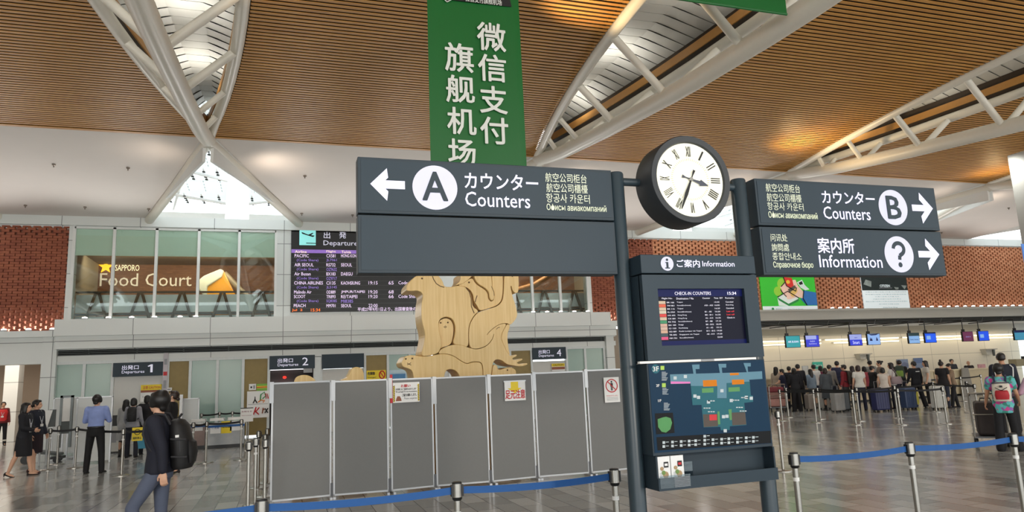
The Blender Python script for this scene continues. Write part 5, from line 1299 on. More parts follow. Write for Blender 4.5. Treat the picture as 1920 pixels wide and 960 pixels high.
t, J = person('woman in black uniform with hair bun looking down to the left', p, h, -78, 'f', hair='lowbun', hairc=(44, 28, 22), top='jacket', topc=(20, 20, 24), bot='skirt', botc=(22, 22, 26), shoe='pump', shoec=(26, 22, 22), vox=.007, pose={'armL': (2, 8, 92, 40), 'armR': (2, 8, 92, 40), 'legL': (10, 10, 2), 'legR': (-6, 2, 2), 'nod': -16, 'footL': 10}, features=True)
# the man walking close by
p = Vector((-1.20, 8.35, 0)); h = 1.68

t, J = person('man in navy jacket and grey jeans walking left close to the camera', p, h, -84, 'm', hair='messy', hairc=(18, 16, 16), top='jacket', topc=(22, 25, 40), bot='jeans', botc=(84, 92, 112), shoec=(40, 38, 40), vox=.0065, pose={'armL': (-16, 6, 14, 2), 'armR': (-4, 7, 16, 2), 'legL': (32, 52, 2), 'legR': (0, 8, 2), 'lean': 4, 'head': 30, 'nod': -8, 'footL': 22}, features=True)
backpack('bulky black backpack on the man in navy jacket', t, J, -84, h, (16, 16, 18), zc_=1.14, sz=(.16, .115, .26), off=.22)
r_ = [o for o in S.objects if o.get('label') == 'bulky black backpack on the man in navy jacket'][0]
g = MB(); g.tube([J['up'](v) for v in ((-.02, -.20, 1.405), (-.02, -.235, 1.445), (.02, -.235, 1.445), (.02, -.20, 1.405))], .009, 6); g.build('top_handle', m_black, r_, True, local=True)
g = MB(); g.tube([J['up']((.158*math.cos(2*math.pi*i/24), -.235, 1.13+.235*math.sin(2*math.pi*i/24))) for i in range(25)], .006, 6); g.build('zip', M('zip grey', (60, 60, 64), .4), r_, True, local=True)
g = MB(); g.box(-.172, -.160, -.235, -.20, 1.21, 1.235); moved(g, 0, J['up']); g.build('white_tag', m_paper, r_, local=True)
for z_ in (1.02, 1.2):
    g = MB(); g.tube([J['up'](v) for v in ((-.155, -.15, z_), (-.172, -.22, z_-.01), (-.15, -.30, z_-.02))], .010, 6); g.build('side_strap', M('strap grey', (44, 44, 48), .6), r_, True, local=True)

# ---- queue at the check-in desks
QG = 'queue at the check-in desks'
TAKEN = [G(*v).xy.to_3d() for v in ((1573, 773), (1583, 771), (1653, 772), (1706, 768), (1762, 768), (1548, 768), (1521, 770), (1716, 762), (1457, 772))]
def settle(p):
    # keeps neighbours in the queue from standing inside one another: steps away along the line of sight
    p = Vector((p.x, p.y, 0)); base = p.copy()
    if p.y > 23.4: p = p*(23.4/p.y)
    for k_ in range(60):
        for s_ in (1, -1):
            c = p*(1+s_*k_*.006)
            if c.y < 24.0 and all((c-o).length > .52 for o in TAKEN): TAKEN.append(c); return c
    TAKEN.append(p); return p
def q(label, fx, fy, hx, hy, face, **kw):
    p = settle(G(fx, fy)); h = min(1.83, max(1.45, hgt(hx, hy, p.y)))
    kw.setdefault('pose', ST_)
    return person(label, p, h, face, group=QG, **kw)+(p, h)
phone = {'armL': (14, 10, 50, 26), 'armR': (14, 10, 50, 26), 'nod': -12}
walk = {'armL': (8, 10, 22, 4), 'armR': (-4, 9, 18, 4), 'legL': (10, 4, 3), 'legR': (-10, 8, 3)}
push = {'armL': (34, 8, 30, 8), 'armR': (34, 8, 30, 8), 'lean': 4}
q('long-haired woman in beige coat nearest the map post', 1462, 764, 1461, 688, 60, sex='f', hair='long', top='coat', topc=(176, 160, 142), bot='slim', botc=(60, 50, 48))
q('short-haired person in navy short-sleeved top beside the beige coat', 1475, 768, 1473, 692, -40, sex='f', hair='short', top='short', topc=(34, 36, 62), bot='trousers', botc=(24, 24, 30), pose=push)
q('dark-clothed person just left of two black-clad passengers', 1487, 766, 1488, 687, 40, hair='short', top='long', topc=(38, 38, 48), bot='jeans', botc=(30, 32, 40))
q('black-clad person with bent head in front of a taller black-clad man', 1496, 770, 1494, 690, 20, sex='f', hair='bob', top='jacket', topc=(22, 22, 28), bot='wide', botc=(18, 18, 22), pose=phone)
q('taller black-clad man left of the white board', 1504, 767, 1501, 683, 30, hair='short', top='long', topc=(26, 26, 34), bot='trousers', botc=(18, 18, 22))
q('long-haired woman in light blue top', 1527, 767, 1526, 692, 10, sex='f', hair='long', top='long', topc=(136, 156, 176), bot='slim', botc=(120, 116, 110))
q('person in white shirt under the teal sign', 1533, 758, 1531, 684, 20, hair='short', top='short', topc=(220, 220, 218), bot='jeans', botc=(52, 60, 84))
q('person with shoulder-length hair in plum top', 1546, 760, 1545, 686, 30, sex='f', hair='bob', top='long', topc=(120, 46, 78), bot='trousers', botc=(26, 26, 30))
q('woman in long charcoal dress with grey jacket', 1555, 769, 1552, 690, 24, sex='f', hair='bob', hairc=(44, 30, 24), top='coat', topc=(74, 80, 86), bot='slim', botc=(20, 20, 24))
q('person in grey hooded top left of the tall navy man', 1563, 760, 1564, 684, 70, hair='short', top='long', topc=(140, 138, 134), bot='jeans', botc=(44, 48, 62))
q('tall man in navy top standing over the queue', 1578, 760, 1580, 677, 40, hair='short', top='long', topc=(44, 48, 76), bot='trousers', botc=(28, 28, 34))
t, J, p, h = q('man in dark red shirt', 1591, 769, 1587, 684, -30, hair='short', top='long', topc=(128, 32, 42), bot='trousers', botc=(52, 54, 56))
backpack('dark olive backpack on the man in dark red shirt', t, J, -30, h, (56, 52, 46))
q('brown-haired person half hidden left of the woman in white T-shirt', 1606, 762, 1609, 686, 20, sex='f', hair='long', hairc=(40, 28, 26), top='long', topc=(96, 70, 74), bot='trousers', botc=(34, 30, 34))
q('brown-haired woman in white T-shirt and navy trousers', 1618, 769, 1615, 685, 30, sex='f', hair='bob', hairc=(48, 32, 28), top='short', topc=(216, 214, 206), bot='trousers', botc=(30, 34, 56))
q('person in coral pink top', 1629, 764, 1628, 687, 40, sex='f', hair='bob', top='short', topc=(186, 84, 96), bot='trousers', botc=(30, 30, 40))
q('short-haired man in grey top behind the coral pink top', 1640, 756, 1638, 676, 30, hair='short', top='short', topc=(150, 150, 146), bot='jeans', botc=(46, 48, 60))
q('man in black T-shirt pushing a dark suitcase', 1643, 769, 1641, 686, 100, hair='short', top='short', topc=(24, 24, 28), bot='trousers', botc=(22, 22, 26), pose=push)
q('woman with low hair bun in taupe top', 1658, 757, 1658, 676, -50, sex='f', hair='bun', top='short', topc=(132, 118, 108), bot='trousers', botc=(44, 42, 46))
q('dark-haired woman in sleeveless cream top', 1664, 768, 1664, 690, 40, sex='f', hair='bob', top='sleeveless', topc=(216, 206, 196), bot='trousers', botc=(28, 28, 32))
t, J, p, h = q('long-haired woman in white top with a grey-pink bag', 1680, 766, 1677, 680, -30, sex='f', hair='long', hairc=(34, 26, 24), top='short', topc=(216, 212, 208), bot='trousers', botc=(30, 32, 46))
tt = T('shoulder_bag', 'grey-pink shoulder bag on the woman in white top', 'bag', (p.x-.05, p.y-.22, .92)); a_ = MB(); a_.loft([(.86, .22, .08, p.x-.05, p.y-.24), (.95, .25, .10, p.x-.05, p.y-.24), (1.12, .2, .06, p.x-.05, p.y-.24)], 16); a_.build('bag', M('grey pink bag', (150, 132, 136), .6), tt, True)
MB().tube([(p.x-.2, p.y-.22, 1.12), (p.x-.1, p.y-.17, 1.42), (p.x+.1, p.y-.2, 1.12)], .012, 6).build('strap', M('grey pink bag', (150, 132, 136), .6), tt, True)
t, J, p, h = q('man with dark green bag bending over the trolley', 1696, 760, 1690, 675, 50, hair='short', top='short', topc=(32, 34, 36), bot='jeans', botc=(40, 44, 60), pose=dict(push, lean=12))
backpack('dark green backpack with a lime patch', t, J, 50, h, (44, 62, 50), (122, 156, 66))
t, J, p, h = q('short-haired person in black shirt with white back lettering', 1724, 764, 1726, 677, 10, hair='short', top='long', topc=(20, 22, 30), bot='wide', botc=(14, 14, 20), shoec=(190, 186, 180), pose=walk)
g = MB(); g.text('STAFF', -.001, .001, 0, .001, 0) if False else g.box(-.07, .09, -.152, -.148, 1.315, 1.34); moved(g, 0, J['up']); g.build('back_print', m_paper, t, local=True)
q('long-haired woman in cream T-shirt and dark skirt', 1745, 760, 1743, 676, -60, sex='f', hair='long', top='short', topc=(206, 200, 190), bot='slim', botc=(26, 26, 30), shoec=(180, 176, 170))
q('person with top bun in black T-shirt and jeans', 1776, 767, 1772, 677, 60, sex='f', hair='topbun', hairc=(38, 28, 26), top='short', topc=(26, 24, 28), bot='jeans', botc=(40, 46, 62), pose=walk)
q('person in cap and tan checked shirt leaning on the belt', 1793, 765, 1788, 681, -60, hair='cap', top='long', topc=(140, 118, 96), bot='trousers', botc=(24, 24, 28), pose=dict(push, legL=(12, 2, 3), legR=(-8, 2, 3)))
# staff behind the desks
def staff(label, x, y, Y, H, **kw):
    p = AY(x, y, Y); person(label, p, H, 200, group='staff behind the check-in desks', pose=ST_, features=True, **kw)
staff('desk clerk with dark hair and white collar behind the person in cap', 1786, 690, 25.8, 1.62, sex='f', hair='bun', top='jacket', topc=(52, 52, 60), bot='skirt', botc=(30, 30, 36))
staff('seated-height desk clerk in dark jacket facing the hall over the right desk', 1817, 690, 25.8, 1.50, sex='m', hair='bald', hairc=(110, 80, 66), top='jacket', topc=(40, 34, 36), bot='trousers', botc=(30, 30, 36))

# ---- travellers at the right edge
m_haw = bpy.data.materials.new('flowered cloth'); m_haw.use_nodes = True
nt, N, L, b = nodes(m_haw); tc = N.new('ShaderNodeTexCoord'); vo = N.new('ShaderNodeTexVoronoi'); vo.inputs['Scale'].default_value = 15; L.new(tc.outputs['Object'], vo.inputs['Vector'])
sp = N.new('ShaderNodeSeparateColor'); L.new(vo.outputs['Color'], sp.inputs[0]); cr = N.new('ShaderNodeValToRGB'); cr.color_ramp.interpolation = 'CONSTANT'
els = cr.color_ramp.elements; els[0].color = lin((96, 186, 186)); els[1].position = .42; els[1].color = lin((64, 140, 128))
for p_, c_ in ((.56, (206, 76, 150)), (.70, (110, 196, 190)), (.84, (150, 96, 170)), (.92, (60, 120, 96))): e_ = els.new(p_); e_.color = lin(c_)
L.new(sp.outputs[0], cr.inputs[0]); L.new(cr.outputs[0], b.inputs['Base Color']); b.inputs['Roughness'].default_value = .8
p = Vector((12.35, 9.6, 0)); h = 1.53
t, J = person('person in turquoise flowered shirt seen from behind', p, h, 52, 'm', 'tan', hair='messy', top='loose', topmat=m_haw, bot='wide', botc=(20, 20, 24), vox=.007, pose={'armL': (8, 14, 22, 2), 'armR': (8, 12, 40, 6), 'legL': (0, 2, 5), 'legR': (3, 2, 5)})
r = backpack('white and red backpack with a navy flap and dark straps', t, J, 52, h, (214, 206, 192), (176, 34, 44), sz=(.155, .08, .19), zc_=1.17, off=.195, straps=(30, 34, 70))
g = MB(); g.tube([J['up'](v) for v in ((-.10, -.285, 1.25), (-.03, -.292, 1.205), (0, -.294, 1.195), (.03, -.292, 1.205), (.10, -.285, 1.25))], .007, 6); g.build('trim_cord', m_black, r, True, local=True)
g = MB(); g.box(-.025, .025, -.298, -.27, 1.25, 1.29); moved(g, 0, J['up']); g.build('logo_patch', m_black, r, local=True)
g = MB(); g.box(-.15, .15, -.25, -.12, 1.335, 1.35); moved(g, 0, J['up']); g.build('top_flap', M('navy flap', (34, 38, 72), .6), r, local=True)
p = AY(1876, 668, 11.8); h = 1.74
t, J = person('man in dark top with white shoulder stripes behind the flowered shirt', (p.x, 11.8), h, 45, 'm', 'tan', hair='short', top='long', topc=(30, 34, 48), bot='trousers', botc=(26, 26, 30), pose=ST_)
for s in (-1, 1):
    g = MB(); g.tube([J['up'](v) for v in ((s*.13, -.075, 1.44), (s*.175, -.105, 1.38), (s*.165, -.138, 1.30), (s*.15, -.14, 1.18))], .012, 6); g.build('stripe', m_paper, t, True, local=True)
p = AY(1921, 700, 9.4)
t, J = person('dark-haired person in pale pink top cut by the right edge', (p.x+.08, 9.3), 1.50, 20, 'f', hair='bob', top='long', topc=(196, 160, 180), bot='trousers', botc=(24, 24, 28), pose={'armL': (20, 20, 60, 10), 'armR': (4, 10, 14, 4)})
# luggage
def case(label, x, y, w_, h_, col, d=.26, rz=0., group='wheeled suitcases in the queue', mat=None):
    p = G(x, y); t = T('suitcase', label, 'suitcase', (p.x, p.y, 0), group, rz); ORG[t.name] = Vector((0, 0, 0))
    mat = mat or M('case %d %d %d' % col, col, .4, var=.08)
    MB().box(-w_/2, w_/2, -d/2, d/2, .06, h_).build('shell', mat, t, bevel=.04, seg=3)
    g = MB()
    for k_ in range(5): xx = -w_*.36+w_*.18*k_; g.box(xx-.012, xx+.012, -d/2-.006, d/2+.006, .12, h_-.07)
    g.build('ribs', mat, t)
    for sx in (-1, 1):
        for sy in (-1, 1): MB().lathe([(.03, -.012), (.03, .012)], (sx*(w_/2-.06), sy*(d/2-.05), .03), 'X', 14).build('wheel', m_black, t, True)
    g = MB(); g.tube([(-.1, d/2-.05, h_-.02), (-.1, d/2-.05, h_+.22), (.1, d/2-.05, h_+.22), (.1, d/2-.05, h_-.02)], .011, 6); g.build('handle', M('grey handle', (120, 120, 122), .4, .5), t, True)
    MB().box(-.09, .09, -.02, .02, h_, h_+.025).build('grip', m_black, t, bevel=.006)
    return t
case('silver grey suitcase standing in front of the dark red shirt', 1573, 773, .42, .68, (150, 150, 148))
case('darker grey suitcase beside the silver one', 1583, 771, .36, .66, (84, 90, 94))
case('large navy suitcase pushed by the man in black T-shirt', 1653, 772, .56, .78, (34, 38, 86))
case('blue suitcase with pale patterned front before the green backpack', 1706, 768, .50, .74, (60, 76, 110))
case('white suitcase beside the person with top bun', 1762, 768, .44, .78, (196, 196, 190))
case('pale suitcase with dark spots near the charcoal dress', 1548, 768, .36, .66, (196, 194, 188))
case('grey suitcase left of the white shirt', 1521, 770, .32, .6, (150, 142, 134))
t = case('yellow bag-like case behind the black shirt with lettering', 1716, 762, .26, .56, (196, 186, 60), .2)
def trolley(label, p, rz, bags):
    t = T('luggage_trolley', label, 'trolley', (p.x, p.y, 0), None, rz); ORG[t.name] = Vector((0, 0, 0))
    g = MB(); g.box(-.28, .28, -.45, .35, .16, .19); g.build('deck', M('trolley deck', (96, 98, 100), .4, .5), t)
    g = MB()
    for s in (-1, 1): g.tube([(s*.27, -.45, .17), (s*.27, -.5, .95), (s*.27, -.58, 1.0)], .016, 8)
    g.tube([(-.27, -.58, 1.0), (.27, -.58, 1.0)], .018, 8); g.tube([(-.27, -.48, .6), (.27, -.48, .6)], .012, 8); g.build('handle_frame', m_chrome, t, True)
    for sx, sy in ((-1, -1), (1, -1), (1, 1), (-1, 1)): MB().lathe([(.075, -.02), (.075, .02)], (sx*.24, -.38 if sy < 0 else .3, .075), 'X', 18).build('wheel', m_black, t, True)
    for (lab, z0, z1, col, sx) in bags:
        tt = T('travel_bag', lab, 'bag', (p.x, p.y, z0), None, rz); ORG[tt.name] = Vector((0, 0, 0))
        MB().box(-sx, sx, -.38, .3, .0, z1-z0).build('bag', M('bag %d %d %d' % col, col, .7, var=.2), tt, bevel=.05, seg=3)
        MB().tube([(-.1, -.04, z1-z0-.01), (-.08, -.04, z1-z0+.06), (.08, -.04, z1-z0+.06), (.1, -.04, z1-z0-.01)], .012, 6).build('grip', m_black, tt, True)
trolley('luggage trolley heaped with bags beside the map post', G(1457, 772), R(-30), [('pink and cream bag low on the left trolley', .2, .48, (176, 130, 122), .3), ('brown patterned bag in the middle of the left trolley', .48, .72, (140, 104, 96), .28), ('dark red bag on top of the left trolley', .72, .90, (120, 44, 52), .26)])
trolley('luggage trolley in front of the flowered shirt', Vector((13.06, 10.52, 0)), R(-48), [('large dark brown case on the right trolley', .2, .82, (52, 44, 42), .2)])

# ---- belt posts round the check-in queue
BG = 'silver posts with black belts round the check-in queue'
row1 = [(13.6, 19.2), (14.66, 18.59), (14.76, 17.23), (14.86, 15.83)]
A1 = [(1461, 730, 'beside the map post, front one of its pair'), (1524, 730, 'front one of the pair before the light blue top'), (1597, 730, 'front one of the pair before the dark red shirt'), (1682, 728, 'front one of the pair before the woman with the grey-pink bag'), (1766, 725, 'before the white suitcase')]
A2 = [(1473, 727, 'rear one of the pair beside the map post'), (1532, 727, 'rear one of the pair before the light blue top'), (1605, 727, 'rear one of the pair before the dark red shirt'), (1676, 723, 'rear one of the pair before the woman with the grey-pink bag'), (1748, 716, 'behind the cream T-shirt'), (1826, 720, 'right of the person in cap'), (1811, 715, 'behind the person in cap')]
def rowposts(A, H=.95):
    P_ = [G(x, y, H) for x, y, _ in A]
    for i, (x, y, lb) in enumerate(A):
        nxt = [(P_[i+1].x, P_[i+1].y)] if i < len(A)-1 else []
        post((P_[i].x, P_[i].y), 'silver queue post '+lb, BG, nxt, m_belt)
rowposts(A1); rowposts(A2)
A3 = [(1690, 712, 'in the back lane left of the cream T-shirt'), (1800, 706, 'in the back lane before the wooden desk'), (1838, 702, 'in the back lane left of the flowered shirt')]
rowposts(A3)
# left lanes
LG = 'steel posts with black belts by the departure gates'
L1 = [(95, 803, 'front one of the pair behind the women in suits'), (145, 800, 'in front of the white screen boards'), (232, 804, 'left of the small black backpack'), (290, 800, 'hidden behind the walking man')]
rowposts(L1)
L2 = [(318, 795, 'behind the woman in black uniform'), (363, 792, 'in front of the grey counters, front left'), (388, 790, 'in front of the grey counters, front right'), (453, 786, 'under the small paper notice stand')]
rowposts(L2)
post((-5.35, 20.9), 'steel post, rear one of the pair behind the women in suits', LG)
L3 = [(378, 775, 'before the left grey counter'), (412, 772, 'behind the grey counters, left'), (436, 771, 'behind the grey counters, middle'), (466, 770, 'at the right end behind the counters')]
rowposts(L3)
# yellow notice hanging on a belt
p = G(258, 812, .75)
t = T('belt_notice', 'yellow notice with a black ring symbol hanging on the belt', 'notice', (p.x, p.y-.1, .6))
def hang(t, x0, y0, x1, y1, Y, mat, nm='sheet'):
    a, c = AY(x0, y0, Y), AY(x1, y1, Y); MB().box(a.x, c.x, Y, Y+.006, c.z, a.z).build(nm, mat, t); return a.x, c.x, c.z, a.z
yn = p.y-.1
a, c, z0, z1 = hang(t, 248, 802, 267, 826, yn, m_yellow)
g = MB(); g.tube([((a+c)/2+.06*math.cos(2*math.pi*i/20), yn-.003, z0+.66*(z1-z0)+.06*math.sin(2*math.pi*i/20)) for i in range(21)], .008, 5); g.box((a+c)/2-.03, (a+c)/2+.03, yn-.004, yn, z0+.6*(z1-z0), z0+.72*(z1-z0)); g.text('撮影禁止', a+.1*(c-a), c-.1*(c-a), z0+.12*(z1-z0), z0+.3*(z1-z0), yn-.002, .03); g.build('print', m_black2, t)
# paper notice stand near the posts
p = G(453, 845); t = T('notice_stand', 'white paper notice on a slim stand left of the stored posts', 'sign', (p.x, p.y, 0))
a, c, z0, z1 = hang(t, 451, 766, 474.5, 790, p.y, m_paper, 'notice'); xm = (a+c)/2
MB().box(a, c, p.y-.002, p.y+.01, z1-.01, z1+.015).build('top_rail', m_black, t)
g = MB(); g.text('お知らせ', a+.1*(c-a), c-.1*(c-a), z0+.7*(z1-z0), z0+.82*(z1-z0), p.y-.002, .02); g.text('Notice to passengers', a+.1*(c-a), c-.1*(c-a), z0+.42*(z1-z0), z0+.5*(z1-z0), p.y-.002); g.build('print', M('plum print', (150, 70, 90), .6), t)
MB().cyl((xm, p.y+.03, 0), (xm, p.y+.03, z0+.1), .014, 10).build('pole', m_chrome, t, True); MB().lathe([(.15, 0), (.15, .012), (.02, .02)], (xm, p.y+.03, 0), k=20).build('base', m_chrome, t, True)

# ---- gate furniture at the left
def desk(label, x0, x1, yb, yt, Y, cols, notices):
    a, c = AY(x0, yb, Y), AY(x1, yb, Y); zt = AY((x0+x1)/2, yt, Y).z
    t = T('gate_counter', label, 'counter', ((a.x+c.x)/2, Y+.3, 0))
    MB().box(a.x, c.x, Y, Y+.6, .1, zt-.05).build('cabinet', M('counter %d' % cols[0], cols, .4, .3), t)
    MB().box(a.x-.02, c.x+.02, Y-.03, Y+.63, zt-.05, zt).build('top', M('pale counter top', (214, 216, 214), .4), t)
    MB().box(a.x-.021, c.x+.021, Y-.034, Y-.03, zt-.11, zt-.05).build('blue_edge', m_blue, t)
    MB().box(a.x+.02, c.x-.02, Y+.03, Y+.55, 0, .1).build('plinth', m_black, t)
    for (x, y, w_, h_, mat) in notices:
        q_ = AY(x, y, Y-.006); n_ = MB().box(q_.x-w_/2, q_.x+w_/2, Y-.006, Y, q_.z-h_/2, q_.z+h_/2).build('notice', mat, t)
        MB().text('ご注意', q_.x-w_*.35, q_.x+w_*.35, q_.z-h_*.05, q_.z+h_*.22, Y-.008, .02).build('print', m_black2 if mat is m_yellow else M('blue print', (60, 90, 150), .6), n_)
desk('steel gate counter with pale notices and blue edge', 388, 457, 824, 793, 22.6, (150, 152, 152), [(404, 803, .28, .3, m_paper), (424.5, 801, .28, .34, m_yellow), (441, 798, .28, .28, m_paper)])
desk('short brown-grey gate counter left of the steel one', 344, 384, 829, 794, 22.8, (120, 100, 92), [(372, 800, .24, .24, m_paper)])
t = T('tray_stack', 'white trays lying on the steel gate counter', 'tray', (-1.6, 22.9, .93))
zt = AY(420, 785, 22.8).z
for x in (372, 407, 440): 
    q_ = AY(x, 785, 22.8); tt = T('tray', 'white inspection tray lying on the gate counter, %s' % {372: 'left', 407: 'middle', 440: 'right'}[x], 'tray', (q_.x, 22.9, zt-.05), 'trays on the gate counter')
    MB().box(q_.x-.2, q_.x+.2, 22.75, 23.05, zt-.05, zt-.03).box(q_.x-.2, q_.x-.185, 22.75, 23.05, zt-.03, zt+.02).box(q_.x+.185, q_.x+.2, 22.75, 23.05, zt-.03, zt+.02).box(q_.x-.2, q_.x+.2, 22.75, 22.765, zt-.03, zt+.02).box(q_.x-.2, q_.x+.2, 23.035, 23.05, zt-.03, zt+.02).build('tray', m_paper, tt)
bpy.data.objects.remove(t)
def board(name, label, cat, x0, y0, x1, y1, Y, mat, frame=None, ground=True, items=()):
    a, c = AY(x0, y0, Y), AY(x1, y1, Y); t = T(name, label, cat, ((a.x+c.x)/2, Y, 0 if ground else c.z))
    MB().box(a.x, c.x, Y, Y+.03, c.z if not ground else .05, a.z).build('board', mat, t)
    if frame:
        g = MB(); g.box(a.x-.03, a.x, Y-.015, Y+.045, 0 if ground else c.z, a.z+.02); g.box(c.x, c.x+.03, Y-.015, Y+.045, 0 if ground else c.z, a.z+.02); g.box(a.x-.03, c.x+.03, Y-.015, Y+.045, a.z, a.z+.03); g.build('frame', frame, t)
    return t, a, c
m_wb = M('white screen board', (206, 210, 210), .5, var=.02)
board('screen_board', 'wide white screen board left of the man in blue shirt', 'screen', 103, 748, 146, 840, 24.0, m_wb, m_alu)
t, a, c = board('screen_board', 'white screen board standing right behind the man in blue shirt', 'screen', 147, 747, 205, 840, 20.6, m_wb, m_alu)
t, a, c = board('screen_board', 'small white screen board before the gold panel by Departures 1', 'screen', 345, 749, 370.5, 800, 23.6, m_wb, m_alu)
p = AY(122, 840, 22.6); Y = 22.6; a, c = AY(113.5, 742, Y), AY(132.5, 830, Y)
t = T('detector_stand', 'grey metal frame with a white upper and dark lower panel by the gates', 'stand', ((a.x+c.x)/2, Y, 0))
g = MB(); g.box(a.x, a.x+.06, Y, Y+.08, .3, a.z); g.box(c.x-.06, c.x, Y, Y+.08, .3, a.z); g.box(a.x, c.x, Y, Y+.08, a.z-.06, a.z); g.build('frame', M('grey frame', (98, 104, 104), .4, .4), t)
z1, z2, z3 = AY(122, 747, Y).z, AY(122, 790, Y).z, AY(122, 813, Y).z
MB().box(a.x+.06, c.x-.06, Y+.02, Y+.06, z2, z1).build('white_panel', m_paper, t); MB().box(a.x+.06, c.x-.06, Y+.01, Y+.07, z3, z2).build('dark_panel', M('dark grey panel', (74, 80, 80), .5), t)
for x in (a.x+.1, c.x-.1): MB().box(x-.02, x+.02, Y+.02, Y+.06, .03, z3).build('leg', m_alu, t)
MB().box(a.x-.1, c.x+.1, Y-.2, Y+.28, 0, .03).build('base', m_alu, t)
Y = 20.8; t = T('slanted_sign', 'white slanted sign with blue lettering behind the women in suits', 'sign', (AY(86, 800, Y).x, Y, 0))
a, c = AY(69, 771, Y), AY(97, 799, Y)
g = MB(); g.prism([(a.x, c.z), (c.x-.1, c.z-.02), (c.x, a.z+.01), (a.x+.05, a.z)], Y, Y+.03); g.build('board', m_paper, t)
g = MB(); g.text('手荷物', a.x+.15, c.x-.2, a.z-.16, a.z-.08, Y-.004, .02); g.text('Baggage', a.x+.15, c.x-.2, a.z-.27, a.z-.2, Y-.004); g.build('print', M('blue print', (60, 90, 150), .6), t)
MB().box(c.x-.08, c.x+.06, Y+.03, Y+.07, c.z-.02, a.z+.02).build('side', M('dark grey panel', (74, 80, 80), .5), t)
for x in (a.x+.1, c.x-.1): MB().cyl((x, Y+.1, 0), (x, Y+.04, c.z+.1), .02, 8).build('leg', m_alu, t, True)
p = G(73, 868); t = T('trolley_cart', 'low black cart with rubber wheels behind the women in suits', 'cart', (p.x, p.y, 0))
MB().prism([(p.x-.35, .30), (p.x+.5, .16), (p.x+.5, .22), (p.x-.35, .36)], p.y-.2, p.y+.2).build('deck', M('dark grey panel', (74, 80, 80), .5), t)
MB().box(p.x+.3, p.x+.55, p.y-.22, p.y+.22, .08, .14).build('bumper', m_black, t)
for x in (-.25, .42):
    for y in (-.2, .2): MB().lathe([(.11 if x < 0 else .06, -.02), (.11 if x < 0 else .06, .02)], (p.x+x, p.y+y, .11 if x < 0 else .06), 'Y', 18).build('wheel', m_black, t, True)
MB().tube([(p.x-.33, p.y-.18, .33), (p.x-.4, p.y-.18, .85), (p.x-.4, p.y+.18, .85), (p.x-.33, p.y+.18, .33)], .016, 8).build('handle', m_chrome, t, True)
Y = 23.4; a, c = AY(203, 786, Y), AY(223, 800, Y)
t = T('check_machine', 'white ticket checking machine with a dark screen by Departures 1', 'machine', ((a.x+c.x)/2, Y, 0))
MB().box(a.x-.05, c.x+.05, Y, Y+.4, .05, c.z).build('cabinet', M('white metal', (196, 196, 190), .4), t); MB().box(a.x, c.x, Y+.05, Y+.12, c.z+.02, a.z+.1).build('screen', m_black, t); MB().box(a.x+.05, c.x-.05, Y-.005, Y, .3, .62).build('slot_door', m_grey2, t); MB().box(a.x-.03, c.x+.03, Y+.02, Y+.38, 0, .05).build('plinth', m_black, t)
p = AY(340, 740, 23.2); t = T('metal_post', 'square steel post left of the small white screen board', 'post', (p.x, 23.2, 0)); MB().box(p.x-.04, p.x+.04, 23.2, 23.28, .02, p.z).build('post', m_alu, t); MB().box(p.x-.12, p.x+.12, 23.1, 23.38, 0, .02).build('base', m_alu, t); MB().box(p.x-.015, p.x+.02, 23.195, 23.2, 1.0, p.z-.05).build('label_strip', m_paper, t)
# posters on the gates
def poster(label, x0, y0, x1, y1, parts, Y=WY-.06, cat='poster', name='poster', back=m_paper):
    a, c = AY(x0, y0, Y), AY(x1, y1, Y); t = T(name, label, cat, ((a.x+c.x)/2, Y, c.z)); W_, H_ = c.x-a.x, a.z-c.z
    MB().box(a.x, c.x, Y-.01, Y+.04, c.z, a.z).build('sheet', back, t)
    y = Y-.013
    for nm, mat, fn in parts:
        g = MB(); fn(g, lambda u, v: (a.x+u*W_, c.z+v*H_), y); y -= .002; g.build(nm, mat, t)
    return t
def rc(u0, u1, v0, v1): return lambda g, P, y: g.poly([P(u0, v0), P(u1, v0), P(u1, v1), P(u0, v1)], y)
def tx(s_, u0, u1, v0, v1, bold=0.): return lambda g, P, y: g.text(s_, P(u0, 0)[0], P(u1, 0)[0], P(0, v0)[1], P(0, v1)[1], y, bold)
poster('yellow-topped caution notice on the white door behind the walking man', 264.5, 722, 302, 752, [('yellow_band', m_yellow, rc(0, 1, .68, 1)), ('heading', m_red, tx('注意 CAUTION', .1, .95, .75, .93, .02)), ('picture', M('brown print', (150, 90, 66), .6), rc(.0, 1, .55, .68)), ('text', m_grey2, tx('For your safety', .1, .9, .2, .35))])
poster('small yellow-topped notice under the rightmost gate sign', 1034, 682, 1059, 695, [('yellow_band', m_yellow, rc(0, 1, .6, 1)), ('heading', m_black2, tx('CAUTION', .1, .9, .68, .92, .02)), ('picture', M('brown print', (150, 90, 66), .6), rc(0, 1, .2, .55))])
poster('yellow sticker with crossed ring on the gold panel behind the second grey panel', 687.5, 695, 723.5, 711, [('ring', m_red, lambda g, P, y: g.tube([(P(.8+.14*math.cos(2*math.pi*i/20), 0)[0], y, P(0, .5+.4*math.sin(2*math.pi*i/20))[1]) for i in range(21)], .022, 5)), ('bar', m_red, lambda g, P, y: g.poly([P(.69, .72), P(.73, .78), P(.91, .28), P(.87, .22)], y)), ('lettering', m_black2, tx('危険物', .05, .42, .5, .85, .04)), ('small_lettering', m_black2, tx('Danger', .05, .5, .15, .35))], back=m_yellow)
poster('blue sea picture poster behind the construction notice', 730, 694, 762, 712, [('waves', M('sea blue', (70, 130, 180), .5, var=.3, scale=6), rc(.05, .95, .1, .6)), ('waves', M('sea pale', (170, 200, 220), .5), rc(.05, .95, .6, .72))], back=M('pale sky print', (190, 212, 224), .5))
